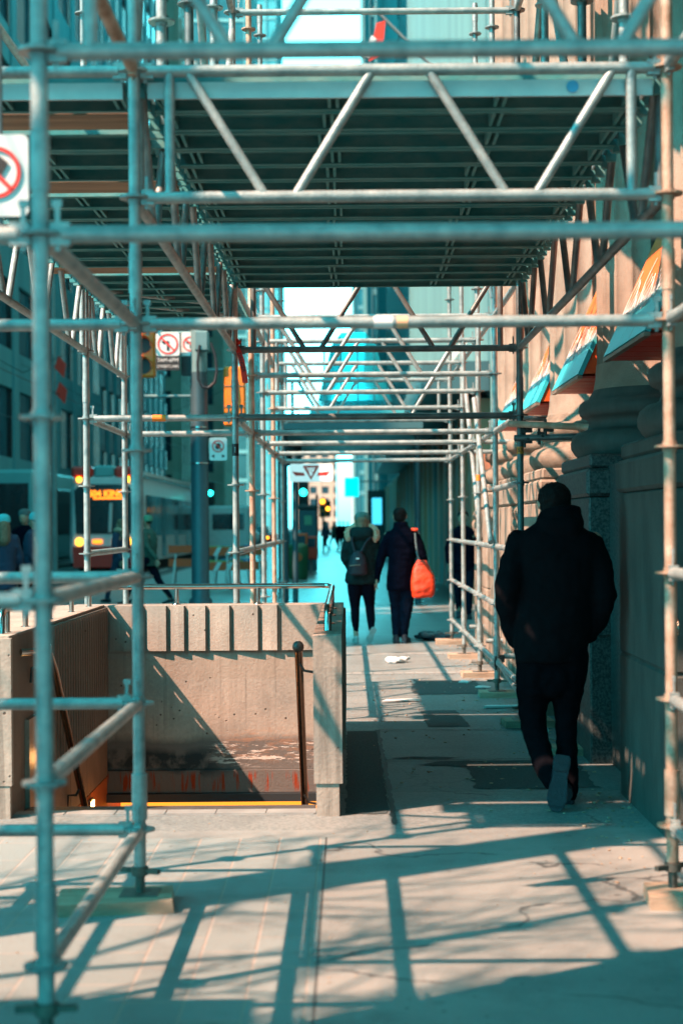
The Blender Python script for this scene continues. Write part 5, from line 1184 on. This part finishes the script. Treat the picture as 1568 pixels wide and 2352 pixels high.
# glass canopy over the sidewalk
gc = thing('glass_canopy', 'bright cyan peaked glass canopy spanning the sidewalk beyond the scaffold', 'canopy', (.2, 29, 0))
Y = 28.0; zb = 3.45
MB().prism([(-.55, Y, zb+.3), (.78, Y, zb+.3), (.50, Y, 4.75), (.32, Y, 4.98), (-.12, Y, 4.98), (-.30, Y, 4.75)], (0, 9, 0)).build('glass_vault', 'canopy_glass', gc)
MB().box(-1.25, 1.34, Y-.1, Y+9, zb-.22, zb+.05).build('canopy_beam', 'canopy_dark', gc); MB().box(-.7, 1.0, Y-.12, Y+9.05, zb+.052, zb+.12).build('lit_edge', 'bld_glass_bright', gc)
rb_ = MB()
for i in range(4): rb_.box(-.45+i*.30, -.41+i*.30, Y-.04, Y-.005, zb+.3, 4.7)
rb_.box(-.50, .74, Y-.045, Y-.041, 4.1, 4.15); rb_.build('glazing_bars', 'bld_teal', gc)
for x in (-1.2, 1.28): MB().tube((x, Y+1, 0), (x, Y+1, zb-.22), .06, 12).build('canopy_post', 'pole_dark', gc)
# pole added out of view on the left to cast a shadow band
up = thing('shadow_caster_pole', 'thick concrete pole added out of view left of the camera to cast a shadow', 'pole', (-3.2, 4.76, 0)); MB().lathe((-3.2, 4.76, 0), [(.24, 0), (.22, 1), (.19, 9)], 20).build('shaft', 'caster_concrete', up); MB().box(-3.9, -2.5, 4.66, 4.86, 8.2, 8.35).build('crossarm', 'wood_ply', up)
kk = thing('shadow_caster_kiosk', 'low grey kiosk added out of view left of the camera to cast a shadow', 'kiosk', (-3.3, 2.8, 0)); MB().cham(-4.2, -2.26, 2.6, 3.72, 0, 2.46, .03).build('cabin', 'pole_dark', kk); MB().box(-4.3, -2.24, 2.5, 3.74, 2.462, 2.5).build('roof', 'grey_metal', kk)  # unseen box added for the block of shadow at lower left
kk = thing('shadow_caster_tower', 'tall narrow block added out of view left of the camera to cast a shadow', 'shadow caster', (-4.2, 1.6, 0)); MB().cham(-3.85, -3.5, .8, 2.45, 0, 6.2, .04).build('tower_body', 'pole_dark', kk); MB().box(-3.9, -3.45, .75, 2.5, 6.202, 6.3).build('tower_cap', 'grey_metal', kk)  # unseen slab added to shade the lower right pavement

# bare trees added out of view: their twigs soften the sunlight on the pavement
tr = thing('shadow_caster_tree', 'bare winter tree added out of view left of the camera to dapple the sunlight', 'tree', (-5.3, .4, 0)); random.seed(9)
tk = MB(); tk.path([(-5.3, .4, 0), (-5.28, .42, 1.5), (-5.2, .38, 3.2)], [.14, .11, .09], 10); tk.build('trunk', 'sole_wood', tr)
br_ = MB()
def grow(p, d, r, L_, k_):
    q = p+d*L_; mid = p.lerp(q, .5)+Vector((random.uniform(-.05, .05), random.uniform(-.05, .05), .04))*L_
    br_.path([p, mid, q], [r, r*.8, r*.62], 5)
    if k_ == 0: return
    for i in range(3 if k_ > 1 else 4):
        nd = (d+Vector((random.uniform(-.8, .8), random.uniform(-.8, .8), random.uniform(-.15, .6)))).normalized(); grow(q if i else mid, nd, r*.6, L_*.76, k_-1)
for i in range(5): grow(Vector((-5.2, .38, 3.0+.1*i)), Vector((cos(i*1.26)*.7, sin(i*1.26)*.7, .8)).normalized(), .055, 1.35, 4)
br_.build('crown', 'sole_wood', tr)
tr = thing('shadow_caster_tree', 'second bare tree added out of view nearer the scaffold to dapple the sunlight', 'tree', (-5.3, 2.9, 0)); random.seed(4)
tk = MB(); tk.path([(-5.3, 2.9, 0), (-5.33, 2.88, 1.5), (-5.25, 2.95, 3.6)], [.12, .10, .08], 10); tk.build('trunk', 'sole_wood', tr)
br_ = MB()
for i in range(5): grow(Vector((-5.25, 2.95, 3.4+.1*i)), Vector((cos(i*1.26+.4)*.8, sin(i*1.26+.4)*.6, .7)).normalized(), .045, 1.25, 4)
br_.build('crown', 'sole_wood', tr)
